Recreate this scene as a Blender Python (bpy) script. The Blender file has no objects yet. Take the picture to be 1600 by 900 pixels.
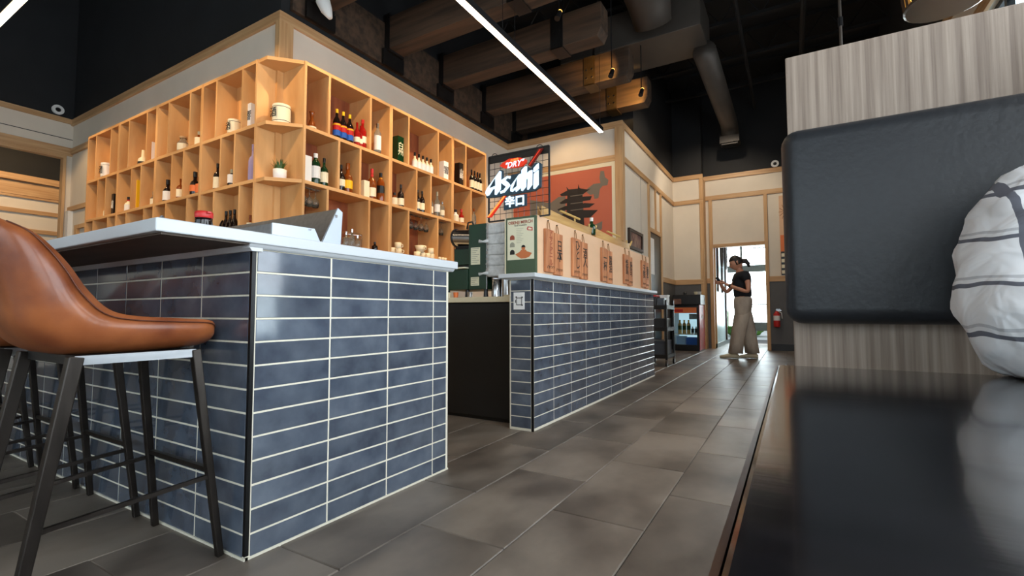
import bpy, bmesh, math, random
from mathutils import Vector, Matrix
random.seed(7)
C = bpy.context.scene.collection
SC = bpy.context.scene
# ------------------------------------------------------------------ camera
H = 0.8125; F = 743.28; YAW = 0.53313; PIT = 0.05178; ROL = -0.00142
fw = Vector((-math.sin(YAW)*math.cos(PIT), math.cos(YAW)*math.cos(PIT), math.sin(PIT)))
r0 = Vector((math.cos(YAW), math.sin(YAW), 0)); u0 = r0.cross(fw)
rr = r0*math.cos(ROL)+u0*math.sin(ROL); uu = -r0*math.sin(ROL)+u0*math.cos(ROL)
cd = bpy.data.cameras.new('camera'); cam = bpy.data.objects.new('camera', cd); C.objects.link(cam)
cd.sensor_width = 36; cd.lens = F/1600*36; cd.clip_start = 0.01; cd.clip_end = 100
cam.matrix_world = Matrix(((rr.x, uu.x, -fw.x, 0), (rr.y, uu.y, -fw.y, 0), (rr.z, uu.z, -fw.z, H), (0, 0, 0, 1)))
SC.camera = cam
# ------------------------------------------------------------------ world and exposure
w = bpy.data.worlds.new('world'); SC.world = w; w.use_nodes = True
bg = w.node_tree.nodes['Background']; bg.inputs[0].default_value = (0.80, 0.90, 1.0, 1); bg.inputs[1].default_value = 2.2
vs = SC.view_settings; vs.view_transform = 'Standard'; vs.look = 'None'; vs.gamma = 1; vs.exposure = 0.15; vs.use_curve_mapping = False
def area(name, loc, to, sx, sy, power, col=(1, 1, 1), spread=None):
    l = bpy.data.lights.new(name, 'AREA'); l.shape = 'RECTANGLE'; l.size = sx; l.size_y = sy; l.energy = power; l.color = col
    if spread: l.spread = spread
    o = bpy.data.objects.new(name, l); C.objects.link(o); o.location = loc
    o.rotation_euler = (Vector(to)-Vector(loc)).to_track_quat('-Z', 'Y').to_euler(); return o
def spot(name, loc, to, power, col, size=80, blend=0.6, rad=0.03):
    l = bpy.data.lights.new(name, 'SPOT'); l.energy = power; l.color = col; l.spot_size = math.radians(size); l.spot_blend = blend; l.shadow_soft_size = rad
    o = bpy.data.objects.new(name, l); C.objects.link(o); o.location = loc
    o.rotation_euler = (Vector(to)-Vector(loc)).to_track_quat('-Z', 'Y').to_euler(); return o
DAY = (0.90, 0.95, 1.0)
# daylight entering through the windows (at the window openings, pointing into the room)
area('window_daylight', (1.44, 1.5, 1.9), (-3, 1.5, 1.2), 3.2, 2.6, 105, DAY)
area('window_daylight', (1.44, -2.2, 1.9), (-3, -2.2, 1.2), 3.0, 2.6, 75, DAY)
area('window_daylight', (1.44, 5.7, 2.9), (-3, 5.7, 1.0), 2.6, 0.9, 40, DAY)
area('window_daylight', (-3.2, -4.35, 1.9), (-3.2, 3, 1.3), 6.5, 2.6, 32, DAY)
area('door_daylight', (-0.9, 14.25, 1.6), (-0.9, 9, 0.3), 1.3, 2.4, 90, DAY)
WARM = (1.0, 0.66, 0.34)
for y in (3.5, 4.8, 6.1):
    spot('shelf_downlight', (-3.1, y-0.2, 4.1), (-4.3, y, 1.85), 120, WARM, 76, 0.35)
for x in (-4.4, -5.9, -7.4, -8.7):
    spot('shelf_downlight', (x+0.4, 1.5, 4.15), (x-0.2, 2.8, 1.75), 95, WARM, 78, 0.35)
spot('plaque_downlight', (-0.7, 4.0, 4.1), (-1.7, 3.9, 1.4), 45, WARM, 75)
spot('plaque_downlight', (-0.7, 5.9, 4.1), (-1.7, 5.6, 1.4), 30, WARM, 75)
spot('mural_downlight', (-3.3, 6.4, 4.1), (-3.1, 7.45, 2.5), 45, WARM, 90)
spot('beam_spotlight', (-2.1, 6.20, 4.16), (-2.38, 6.6, 4.36), 26, (1, .55, .15), 75)
spot('beam_spotlight', (-1.98, 7.2, 4.16), (-2.22, 7.56, 4.36), 34, (1, .55, .15), 80)
spot('corridor_warm_fill', (-1.0, 9.6, 4.6), (-1.6, 11.4, 2.2), 110, (1.0, .82, .62), 110)  # added warm fill that brightens the far wall, no fixture there
spot('corridor_warm_fill', (-0.9, 8.4, 4.6), (-2.33, 9.0, 2.6), 60, (1.0, .82, .62), 110)  # second added fill, aimed at the corridor side wall

# ------------------------------------------------------------------ materials
def lin(c):
    return tuple(((v/255)/12.92 if v/255 <= 0.04045 else ((v/255+0.055)/1.055)**2.4) for v in c)
M = {}
def mat(name, rgb, rough=0.5, metal=0.0, var=0.0, scale=(8, 8, 8), rgb2=None, bump=0.0, emit=0, trans=0, rnd=0.0, coat=0, ior=None, detail=4, contrast=None):
    m = bpy.data.materials.new(name); m.use_nodes = True; nt = m.node_tree; N = nt.nodes; L = nt.links
    p = N['Principled BSDF']; a = lin(rgb)
    p.inputs['Base Color'].default_value = (*a, 1); p.inputs['Roughness'].default_value = rough; p.inputs['Metallic'].default_value = metal
    if coat: p.inputs['Coat Weight'].default_value = coat; p.inputs['Coat Roughness'].default_value = 0.08
    if ior: p.inputs['IOR'].default_value = ior
    if emit:
        p.inputs['Emission Color'].default_value = (*a, 1); p.inputs['Emission Strength'].default_value = emit
    if trans: p.inputs['Transmission Weight'].default_value = trans
    col = None
    if var or rgb2 or bump:
        tc = N.new('ShaderNodeTexCoord'); mp = N.new('ShaderNodeMapping'); mp.inputs['Scale'].default_value = scale
        nz = N.new('ShaderNodeTexNoise'); nz.inputs['Scale'].default_value = 1; nz.inputs['Detail'].default_value = detail
        L.new(tc.outputs['Object'], mp.inputs[0]); L.new(mp.outputs[0], nz.inputs['Vector'])
        if rnd:
            oi = N.new('ShaderNodeObjectInfo'); ad = N.new('ShaderNodeVectorMath'); ad.operation = 'ADD'
            mu = N.new('ShaderNodeMath'); mu.operation = 'MULTIPLY'; mu.inputs[1].default_value = 37
            L.new(oi.outputs['Random'], mu.inputs[0]); L.new(mp.outputs[0], ad.inputs[0]); L.new(mu.outputs[0], ad.inputs[1]); L.new(ad.outputs[0], nz.inputs['Vector'])
        if var or rgb2:
            cr = N.new('ShaderNodeValToRGB'); lo, hi = contrast or (0.35, 0.65)
            cr.color_ramp.elements[0].position = lo; cr.color_ramp.elements[1].position = hi
            b = lin(rgb2) if rgb2 else tuple(v*(1-var) for v in a)
            cr.color_ramp.elements[0].color = (*b, 1); cr.color_ramp.elements[1].color = (*a, 1)
            L.new(nz.outputs['Fac'], cr.inputs[0]); col = cr.outputs[0]
        if bump:
            bp = N.new('ShaderNodeBump'); bp.inputs['Strength'].default_value = bump; bp.inputs['Distance'].default_value = 0.01
            L.new(nz.outputs['Fac'], bp.inputs['Height']); L.new(bp.outputs[0], p.inputs['Normal'])
    if rnd:
        oi = N.new('ShaderNodeObjectInfo'); mr = N.new('ShaderNodeMapRange'); mr.inputs[3].default_value = 1-rnd; mr.inputs[4].default_value = 1+rnd
        hs = N.new('ShaderNodeHueSaturation'); L.new(oi.outputs['Random'], mr.inputs[0]); L.new(mr.outputs[0], hs.inputs['Value'])
        if col: L.new(col, hs.inputs['Color'])
        else: hs.inputs['Color'].default_value = (*a, 1)
        col = hs.outputs[0]
    if col: L.new(col, p.inputs['Base Color'])
    M[name] = m; return m
mat('shelf_wood', (220, 172, 116), 0.5, rgb2=(198, 146, 90), scale=(5, 5, 1.2), rnd=0.08, bump=0.05)
mat('shelf_wood_x', (220, 172, 116), 0.5, rgb2=(200, 148, 92), scale=(1.2, 1.2, 30), rnd=0.06, bump=0.05)
mat('shelf_back', (160, 88, 50), 0.6, rgb2=(130, 66, 38), scale=(12, 12, 2))
mat('trim_wood', (205, 168, 124), 0.5, rgb2=(182, 140, 95), scale=(1.5, 1.5, 30), bump=0.04)
mat('trim_wood_v', (208, 170, 124), 0.5, rgb2=(186, 144, 98), scale=(30, 30, 1.5), bump=0.04)
mat('white_wall', (226, 216, 200), 0.75, var=0.05, scale=(3, 3, 3))
mat('black_wall', (26, 28, 31), 0.75, var=0.3, scale=(2, 2, 2))
mat('black_ceiling', (30, 31, 33), 0.8, var=0.4, scale=(2, 2, 2))
mat('dark_steel', (40, 38, 37), 0.45, 0.6, var=0.3)
mat('grey_wainscot', (92, 92, 92), 0.6, var=0.08)
mat('blue_tile', (90, 99, 112), 0.08, rgb2=(62, 71, 86), scale=(9, 9, 9), rnd=0.13, bump=0.04, coat=0.8, contrast=(0.3, 0.7))
mat('grout', (222, 216, 198), 0.8, var=0.1, scale=(40, 40, 40))
mat('black_trim', (20, 20, 22), 0.3, 0.5)
mat('white_stone', (200, 204, 208), 0.3, var=0.03, scale=(6, 6, 6))
mat('underside_wood', (98, 84, 72), 0.6, var=0.3, scale=(3, 12, 3))
mat('floor_tile', (124, 113, 102), 0.40, rgb2=(78, 69, 61), scale=(3.2, 2.2, 3), rnd=0.16, bump=0.02, detail=8, contrast=(0.34, 0.66))
mat('floor_joint', (52, 48, 45), 0.8)
mat('beam_wood', (84, 64, 48), 0.65, rgb2=(50, 38, 28), scale=(1, 14, 14), bump=0.15)
mat('bronze', (104, 84, 56), 0.4, 0.7, var=0.3)
mat('duct_metal', (92, 86, 80), 0.55, 0.4, var=0.15, scale=(2, 2, 2))
mat('leather', (164, 94, 52), 0.36, rgb2=(112, 54, 28), scale=(8, 8, 8), bump=0.25, coat=0.15, detail=9, contrast=(.3, .7))
mat('stitching', (92, 44, 26), 0.5)
mat('leg_metal', (62, 56, 52), 0.35, 0.8, var=0.35, scale=(30, 30, 6))
mat('brushed_steel', (178, 180, 184), 0.32, 0.9, var=0.15, scale=(60, 4, 60))
mat('steel', (200, 200, 202), 0.22, 1.0)
mat('laminate', (176, 158, 142), 0.5, rgb2=(130, 112, 98), scale=(130, 130, 3.0), bump=0.12, detail=8, contrast=(0.3, 0.72))
mat('black_vinyl', (40, 42, 46), 0.42, var=0.12, scale=(90, 90, 90), bump=0.08)
mat('table_black', (22, 21, 24), 0.16, var=0.5, scale=(4, 40, 4), bump=0.02, coat=0.6)
mat('table_edge', (92, 62, 44), 0.35, rgb2=(50, 34, 26), scale=(20, 3, 20))
mat('cabinet_black', (22, 21, 20), 0.5, var=0.2)
mat('counter_cream', (220, 208, 176), 0.4, var=0.05)
mat('pink_panel', (224, 184, 148), 0.6, var=0.06, scale=(3, 3, 10))
mat('green_panel', (68, 86, 62), 0.5, var=0.08)
mat('machine_green', (28, 58, 38), 0.35, var=0.15)
mat('paper', (222, 218, 190), 0.7); mat('white', (232, 232, 230), 0.5); mat('cream', (235, 225, 195), 0.45)
mat('ink', (34, 32, 30), 0.7); mat('red', (190, 36, 34), 0.4); mat('orange', (226, 120, 60), 0.5)
mat('brown_ink', (150, 72, 48), 0.7); mat('grey_ink', (150, 148, 130), 0.7); mat('skin_print', (196, 112, 66), 0.7)
mat('black', (14, 14, 15), 0.35); mat('black_plastic', (26, 26, 28), 0.4); mat('yellow', (236, 186, 20), 0.5)
mat('plaque_wood', (204, 138, 92), 0.55, rgb2=(160, 98, 60), scale=(26, 26, 4), rnd=0.1, bump=0.1)
mat('rope', (150, 110, 66), 0.8); mat('bamboo', (214, 180, 108), 0.5, var=0.1); mat('leaf_green', (70, 104, 48), 0.5, var=0.4, scale=(20, 20, 20))
mat('boat_wood', (206, 168, 108), 0.5, rgb2=(182, 140, 84), scale=(20, 2, 30))
mat('mural_red', (206, 112, 84), 0.7, rgb2=(196, 100, 72), scale=(1, 1, 1)); mat('mural_black', (44, 38, 34), 0.7); mat('mural_grey', (126, 116, 102), 0.7)
mat('led', (255, 226, 186), 0.5, emit=14)
mat('pale_steel', (186, 194, 204), 0.35, 0.3); mat('sign_white', (222, 240, 255), 0.5, emit=0.62); mat('sign_red', (206, 44, 14), 0.4, emit=0.45); mat('sign_orange', (255, 140, 60), 0.4, emit=1.2)
mat('sign_teal', (30, 58, 72), 0.4); mat('sign_dark_red', (110, 24, 14), 0.3)
mat('glass_amber', (128, 62, 18), 0.08, var=0.1); mat('glass_green', (20, 52, 28), 0.08); mat('glass_dark', (24, 16, 16), 0.08)
mat('glass_red', (150, 22, 18), 0.1); mat('glass_clear', (205, 215, 210), 0.05, trans=0.85, ior=1.35); mat('glass_lilac', (188, 176, 222), 0.1, trans=0.4)
mat('window_glass', (235, 245, 245), 0.02, trans=1.0, ior=1.02)
mat('drink_glass', (235, 235, 225), 0.03, trans=0.95, ior=1.4)
mat('alu_frame', (112, 118, 116), 0.4, 0.6)
mat('plastic_bag', (200, 202, 202), 0.35, var=0.2, scale=(30, 30, 30), bump=0.5)
mat('fridge_light', (196, 226, 240), 0.5, emit=0.75); mat('blue_pack', (40, 92, 180), 0.4); mat('pepsi', (150, 180, 215), 0.4)
mat('frosted', (206, 226, 232), 0.35, trans=0.35); mat('asphalt', (150, 152, 150), 0.9); mat('bush', (104, 150, 62), 0.7, rgb2=(60, 100, 34), scale=(6, 6, 6), bump=0.6)
mat('hair', (34, 26, 22), 0.5, var=0.4, scale=(60, 60, 10)); mat('skin', (196, 138, 110), 0.5); mat('skin2', (206, 152, 122), 0.5)
mat('black_cloth', (20, 22, 30), 0.85, var=0.2, scale=(20, 20, 20)); mat('khaki_cloth', (186, 170, 152), 0.85, rgb2=(160, 144, 130), scale=(9, 9, 3), bump=0.2)
mat('shoe', (196, 180, 150), 0.6); mat('navy_cloth', (44, 52, 70), 0.8)
mat('lamp_slats', (52, 34, 22), 0.5); mat('lamp_glow', (255, 190, 90), 0.5, emit=3.5)
mat('tablet', (60, 66, 74), 0.3)
# plaid shirt: white cloth with grey stripes
m = mat('plaid', (236, 236, 238), 0.8); nt = m.node_tree; N = nt.nodes; L = nt.links; p = N['Principled BSDF']
tc = N.new('ShaderNodeTexCoord'); nz = N.new('ShaderNodeTexNoise'); nz.inputs['Scale'].default_value = 9
mx = N.new('ShaderNodeVectorMath'); mx.operation = 'MULTIPLY_ADD'; mx.inputs[1].default_value = (0.03,)*3
L.new(tc.outputs['Object'], nz.inputs['Vector']); L.new(nz.outputs['Color'], mx.inputs[0]); L.new(tc.outputs['Object'], mx.inputs[2])
sp = N.new('ShaderNodeSeparateXYZ'); L.new(mx.outputs[0], sp.inputs[0])
def stripe(out, period, width, off):
    a = N.new('ShaderNodeMath'); a.operation = 'ADD'; a.inputs[1].default_value = off; L.new(out, a.inputs[0])
    b = N.new('ShaderNodeMath'); b.operation = 'PINGPONG'; b.inputs[1].default_value = period/2; L.new(a.outputs[0], b.inputs[0])
    c = N.new('ShaderNodeMath'); c.operation = 'LESS_THAN'; c.inputs[1].default_value = width/2; L.new(b.outputs[0], c.inputs[0]); return c.outputs[0]
s1 = stripe(sp.outputs[0], 0.11, 0.009, 0.053); s2 = stripe(sp.outputs[2], 0.068, 0.006, 0.022); s3 = stripe(sp.outputs[2], 0.068, 0.004, 0.012)
ad = N.new('ShaderNodeMath'); ad.operation = 'MAXIMUM'; L.new(s1, ad.inputs[0]); L.new(s2, ad.inputs[1])
s3m = N.new('ShaderNodeMath'); s3m.operation = 'MULTIPLY'; s3m.inputs[1].default_value = 0.4; L.new(s3, s3m.inputs[0])
ae = N.new('ShaderNodeMath'); ae.operation = 'MAXIMUM'; L.new(ad.outputs[0], ae.inputs[0]); L.new(s3m.outputs[0], ae.inputs[1])
mc = N.new('ShaderNodeMix'); mc.data_type = 'RGBA'; mc.inputs[6].default_value = (*lin((234, 234, 236)), 1); mc.inputs[7].default_value = (*lin((104, 106, 116)), 1)
L.new(ae.outputs[0], mc.inputs[0]); L.new(mc.outputs[2], p.inputs['Base Color'])
bp = N.new('ShaderNodeBump'); bp.inputs['Strength'].default_value = 0.5; bp.inputs['Distance'].default_value = 0.02
nf = N.new('ShaderNodeTexNoise'); nf.inputs['Scale'].default_value = 14; nf.inputs['Distortion'].default_value = 1.5; L.new(tc.outputs['Object'], nf.inputs['Vector'])
L.new(nf.outputs['Fac'], bp.inputs['Height']); L.new(bp.outputs[0], p.inputs['Normal'])

# ------------------------------------------------------------------ geometry helpers
def nb(): return bmesh.new()
def box(bm, x0, x1, y0, y1, z0, z1):
    if x0 > x1: x0, x1 = x1, x0
    if y0 > y1: y0, y1 = y1, y0
    if z0 > z1: z0, z1 = z1, z0
    v = [bm.verts.new(q) for q in ((x0, y0, z0), (x1, y0, z0), (x1, y1, z0), (x0, y1, z0), (x0, y0, z1), (x1, y0, z1), (x1, y1, z1), (x0, y1, z1))]
    for f in ((3, 2, 1, 0), (4, 5, 6, 7), (0, 1, 5, 4), (1, 2, 6, 5), (2, 3, 7, 6), (3, 0, 4, 7)): bm.faces.new([v[i] for i in f])
    return bm
def bx(*a): return box(nb(), *a)
def tube(bm, pts, rad, n=8, cap=True, square=False):
    pts = [Vector(q) for q in pts]; rad = rad if isinstance(rad, (list, tuple)) else [rad]*len(pts)
    rings = []; up = None
    for i, q in enumerate(pts):
        d = (pts[min(i+1, len(pts)-1)]-pts[max(i-1, 0)]).normalized()
        if up is None: up = Vector((0, 0, 1)) if abs(d.z) < 0.9 else Vector((0, 1, 0))
        a = d.cross(up).normalized(); b = a.cross(d).normalized(); up = b
        o = math.pi/4 if square else 0
        rings.append([bm.verts.new(q+rad[i]*(math.cos(o+2*math.pi*k/n)*a+math.sin(o+2*math.pi*k/n)*b)) for k in range(n)])
    for i in range(len(rings)-1):
        for k in range(n): bm.faces.new((rings[i][k], rings[i][(k+1) % n], rings[i+1][(k+1) % n], rings[i+1][k]))
    if cap: bm.faces.new(rings[0][::-1]); bm.faces.new(rings[-1])
    return bm
def tb(*a, **k): return tube(nb(), *a, **k)
def lathe(bm, prof, c=(0, 0, 0), n=16, cap=True):
    rings = []
    for r, z in prof: rings.append([bm.verts.new((c[0]+r*math.cos(2*math.pi*k/n), c[1]+r*math.sin(2*math.pi*k/n), c[2]+z)) for k in range(n)])
    for i in range(len(rings)-1):
        for k in range(n): bm.faces.new((rings[i][k], rings[i][(k+1) % n], rings[i+1][(k+1) % n], rings[i+1][k]))
    if cap: bm.faces.new(rings[0][::-1]); bm.faces.new(rings[-1])
    return bm
def prism(bm, pts, ext):
    pts = [Vector(q) for q in pts]; e = Vector(ext); a = [bm.verts.new(q) for q in pts]; b = [bm.verts.new(q+e) for q in pts]; n = len(a)
    bm.faces.new(a); bm.faces.new(b[::-1])
    for i in range(n): bm.faces.new((a[i], b[i], b[(i+1) % n], a[(i+1) % n]))
    return bm
def fin(bm): bmesh.ops.recalc_face_normals(bm, faces=bm.faces)
def obj(name, bm, m, parent=None, smooth=False, bevel=0, world=True, sub=0, kind=None, label=None, auto=None):
    fin(bm); me = bpy.data.meshes.new(name); bm.to_mesh(me); bm.free()
    if isinstance(m, str): m = M[m]
    me.materials.append(m)
    if smooth: me.polygons.foreach_set('use_smooth', [True]*len(me.polygons))
    o = bpy.data.objects.new(name, me); C.objects.link(o)
    if parent is not None:
        o.parent = parent
        if world: o.matrix_parent_inverse = wm(parent).inverted()
    if bevel:
        b = o.modifiers.new('bevel', 'BEVEL'); b.width = bevel; b.segments = 2; b.limit_method = 'ANGLE'
    if sub: s = o.modifiers.new('sub', 'SUBSURF'); s.levels = sub; s.render_levels = sub
    if auto: # smooth by angle
        me.polygons.foreach_set('use_smooth', [True]*len(me.polygons)); me.set_sharp_from_angle(angle=math.radians(auto))
    if kind: o['kind'] = kind
    if label: o['label'] = label
    return o
def wm(o):
    m = Matrix.Translation(o.location) @ o.rotation_euler.to_matrix().to_4x4()
    return (wm(o.parent) @ o.matrix_parent_inverse @ m) if o.parent else m
def tag(o, label, cat, group=None):
    o['label'] = label; o['category'] = cat
    if group: o['group'] = group
    return o
def thing(name, label, cat, loc=(0, 0, 0), rz=0, group=None):
    o = bpy.data.objects.new(name, None); o.empty_display_size = 0.05; C.objects.link(o); o.location = loc; o.rotation_euler = (0, 0, rz)
    return tag(o, label, cat, group)
def struct(name, bm, m, parent=None, **k):
    return obj(name, bm, m, parent, kind='structure' if parent is None else None, **k)
def text(name, s, m, parent, size, origin, ux, uy, depth=0.001, shear=0, world=True, align='CENTER', vertical=False, bold=0):
    """flat lettering standing at origin, ux = reading direction, uy = up direction"""
    if vertical: s = '\n'.join(s)
    cu = bpy.data.curves.new('lettering', 'FONT'); cu.body = s; cu.size = size; cu.extrude = depth; cu.align_x = align; cu.align_y = 'CENTER'; cu.shear = shear; cu.offset = bold
    cu.resolution_u = 2; cu.space_line = 0.78 if vertical else 1
    t = bpy.data.objects.new('t', cu); C.objects.link(t)
    me = bpy.data.meshes.new_from_object(t.evaluated_get(bpy.context.evaluated_depsgraph_get())); bpy.data.objects.remove(t)
    ux = Vector(ux); uy = Vector(uy); uz = ux.cross(uy)
    me.transform(Matrix(((ux.x, uy.x, uz.x, origin[0]), (ux.y, uy.y, uz.y, origin[1]), (ux.z, uy.z, uz.z, origin[2]), (0, 0, 0, 1))))
    me.name = name; me.materials.clear(); me.materials.append(M[m])
    o = bpy.data.objects.new(name, me); C.objects.link(o)
    if parent is not None:
        o.parent = parent
        if world: o.matrix_parent_inverse = wm(parent).inverted()
    return o
def copy_tree(o, parent=None):
    c = o.copy(); C.objects.link(c)
    if parent is not None: c.parent = parent; c.matrix_parent_inverse = o.matrix_parent_inverse.copy()
    for ch in list(o.children):
        copy_tree(ch, c)
    return c

# ------------------------------------------------------------------ floor (running bond of 0.38 x 0.757 tiles, long side away from the camera)
fl = struct('floor', bx(-14, 1.6, -4.6, 16, -0.06, -0.006), 'floor_joint')
TW, TL = 0.38, 0.757
def tile_mesh(w_, l_, t=0.006, b=0.0035, dz=0):
    bm = nb(); g = 0.0012; x, y = w_/2-g, l_/2-g
    a = [bm.verts.new((sx*x, sy*y, -t)) for sx, sy in ((-1, -1), (1, -1), (1, 1), (-1, 1))]
    c = [bm.verts.new((sx*x, sy*y, -b)) for sx, sy in ((-1, -1), (1, -1), (1, 1), (-1, 1))]
    d = [bm.verts.new((sx*(x-b), sy*(y-b), 0)) for sx, sy in ((-1, -1), (1, -1), (1, 1), (-1, 1))]
    for p_, q_ in ((a, c), (c, d)):
        for i in range(4): bm.faces.new((p_[i], p_[(i+1) % 4], q_[(i+1) % 4], q_[i]))
    bm.faces.new(d); return bm
bm = tile_mesh(TW, TL); fin(bm); fme = bpy.data.meshes.new('floor_tile'); bm.to_mesh(fme); bm.free(); fme.materials.append(M['floor_tile'])
far = nb(); cnt = 0
def in_view(x, y):
    d = Vector((x, y, -H)); w_ = d.dot(fw)
    if w_ < 0.3: return False
    px = 800+F*d.dot(rr)/w_; py = 450-F*d.dot(uu)/w_
    return -120 < px < 1300 and py < 1050
for ci in range(-36, 8):
    x = -1.26 - TW/2 + ci*TW
    off = 1.815 if ci % 2 == 0 else 1.435
    if ci % 2 == 1 and ci > 1: off = 1.463
    for k in range(-8, 20):
        y = off + TL/2 + k*TL
        if not (-14 < x-TW/2 and x+TW/2 < 1.6 and -4.6 < y-TL/2 and y+TL/2 < 14): continue
        hidden = (y > 3.5 and x < -2.6) or (x < -1.8 and 1.2 < y < 1.7) or x < -5.5
        if in_view(x, y) and not hidden and cnt < 290:
            o = bpy.data.objects.new('floor_tile', fme); C.objects.link(o); o.location = (x, y, 0); o.parent = fl; cnt += 1
        else:
            g = 0.0012; box(far, x-TW/2+g, x+TW/2-g, y-TL/2+g, y+TL/2-g, -0.006, 0)
o = obj('floor_tiling', far, 'floor_tile', fl, kind='stuff')

# ------------------------------------------------------------------ walls
ZT = 3.93; CZ = 6.0
ceil = struct('ceiling', bx(-14, 1.7, -4.6, 12, CZ, CZ+0.1), 'black_ceiling')
for i, y in enumerate([-3+1.25*k for k in range(12)]):   # open web joists
    bm = nb(); box(bm, -9.9, 1.5, y-0.04, y+0.04, CZ-0.06, CZ); box(bm, -9.9, 1.5, y-0.04, y+0.04, CZ-0.5, CZ-0.45)
    for k in range(19):
        x0 = -9.9+0.6*k; tube(bm, [(x0, y, CZ-0.47), (x0+0.3, y, CZ-0.04), (x0+0.6, y, CZ-0.47)], 0.012, 4)
    obj('joist', bm, 'black_ceiling', ceil)
wsl = struct('wall_bar_left', bx(-9.95, -4.49, 2.9, 3.0, 0, ZT-0.02), 'white_wall')
wsr = struct('wall_bar_right', bx(-4.59, -4.49, 3.0, 7.45, 0, ZT-0.02), 'white_wall')
bm = nb(); box(bm, -9.95, -4.49, 2.9, 3.0, ZT-0.02, CZ); box(bm, -4.59, -4.49, 3.0, 8.2, ZT-0.02, CZ); struct('wall_bar_upper', bm, 'black_wall')
struct('wall_mural', bx(-4.49, -2.33, 7.45, 7.55, 0, ZT-0.02), 'white_wall')
struct('wall_corridor', bx(-2.43, -2.33, 7.55, 11.3, 0, ZT-0.02), 'white_wall')
bm = nb(); box(bm, -4.59, -2.33, 8.15, 8.25, ZT-0.05, CZ); box(bm, -2.43, -2.33, 8.25, 11.3, ZT-0.05, CZ); box(bm, -4.49, -2.43, 7.45, 8.2, ZT-0.05, ZT-0.02); box(bm, -2.45, -2.33, 7.45, 8.2, ZT-0.05, ZT-0.02)
struct('wall_corridor_upper', bm, 'black_wall')
struct('wall_far_left', bx(-2.43, -1.70, 11.3, 11.7, 0, ZT-0.02), 'white_wall')
bm = nb(); box(bm, -1.70, -1.545, 11.6, 11.7, 0, ZT-0.02); box(bm, -1.545, -0.475, 11.6, 11.7, 2.30, ZT-0.02); box(bm, -0.475, 1.6, 11.6, 11.7, 0, ZT-0.02)
struct('wall_far_right', bm, 'white_wall')
bm = nb(); box(bm, -2.43, -1.70, 11.3, 11.4, ZT-0.02, CZ); box(bm, -1.70, 1.6, 11.6, 11.7, ZT-0.02, CZ); box(bm, -1.8, -1.7, 11.4, 11.6, ZT-0.02, CZ)
struct('wall_far_upper', bm, 'black_wall')
# left wall with the wide opening to the next room
bm = nb(); box(bm, -10.05, -9.95, -4.6, 3.0, 3.28, ZT-0.02); box(bm, -10.05, -9.95, 2.83, 3.0, 0, 3.28); box(bm, -10.05, -9.95, -4.6, 2.83, 0, 0.4); box(bm, -10.05, -9.95, -4.6, -1.5, 0.4, 3.28)
struct('wall_left', bm, 'white_wall')
struct('wall_left_upper', bx(-10.05, -9.95, -4.6, 3.0, ZT-0.02, CZ), 'black_wall')
# right wall with windows
bm = nb(); XR = 1.49
box(bm, XR, XR+0.12, -4.6, 11.7, 0, 0.5); box(bm, XR, XR+0.12, -4.6, 3.25, 3.25, ZT); box(bm, XR, XR+0.12, 3.25, 11.7, 3.4, ZT)
box(bm, XR, XR+0.12, 3.25, 11.7, 0.5, 2.4)
for a, b in ((-4.6, -3.8), (-0.5, -0.2), (3.15, 3.25)): box(bm, XR, XR+0.12, a, b, 0.5, 3.25)
for a, b in ((3.25, 4.3), (7.1, 11.7)): box(bm, XR, XR+0.12, a, b, 2.4, 3.4)
struct('wall_right', bm, 'white_wall')
struct('wall_right_upper', bx(XR, XR+0.12, -4.6, 11.7, ZT, CZ), 'black_wall')
wn = 0
def window(y0, y1, z0, z1, axis='x', at=XR):
    global wn; wn += 1
    bm = nb(); t = 0.05; n = max(1, round((y1-y0)/1.1))
    def bar(a0, a1, b0, b1):
        if axis == 'x': box(bm, at+0.06, at+0.11, a0, a1, b0, b1)
        else: box(bm, a0, a1, at-0.11, at-0.06, b0, b1)
    bar(y0, y1, z0, z0+t); bar(y0, y1, z1-t, z1)
    for k in range(n+1):
        yy = y0+(y1-y0-t)*k/n; bar(yy, yy+t, z0, z1)
    wo = struct('window_%d' % wn, bm, 'black_trim')
    for k in range(n):
        a = y0+(y1-y0)*k/n; b = y0+(y1-y0)*(k+1)/n
        g = bx(at+0.08, at+0.086, a, b, z0, z1) if axis == 'x' else bx(a, b, at-0.086, at-0.08, z0, z1)
        obj('pane', g, 'window_glass', wo)
window(-0.2, 3.15, 0.5, 3.25); window(-3.8, -0.5, 0.5, 3.25); window(4.3, 7.1, 2.4, 3.4)
bm = nb(); box(bm, -10, -6.6, -4.6, -4.5, 0, ZT); box(bm, -6.6, 0.2, -4.6, -4.5, 0, 0.5); box(bm, -6.6, 0.2, -4.6, -4.5, 3.25, ZT); box(bm, 0.2, XR, -4.6, -4.5, 0, ZT)
struct('wall_back', bm, 'white_wall'); struct('wall_back_upper', bx(-10, XR, -4.6, -4.5, ZT, CZ), 'black_wall')
window(-6.6, 0.2, 0.5, 3.25, 'y', -4.5)

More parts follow.
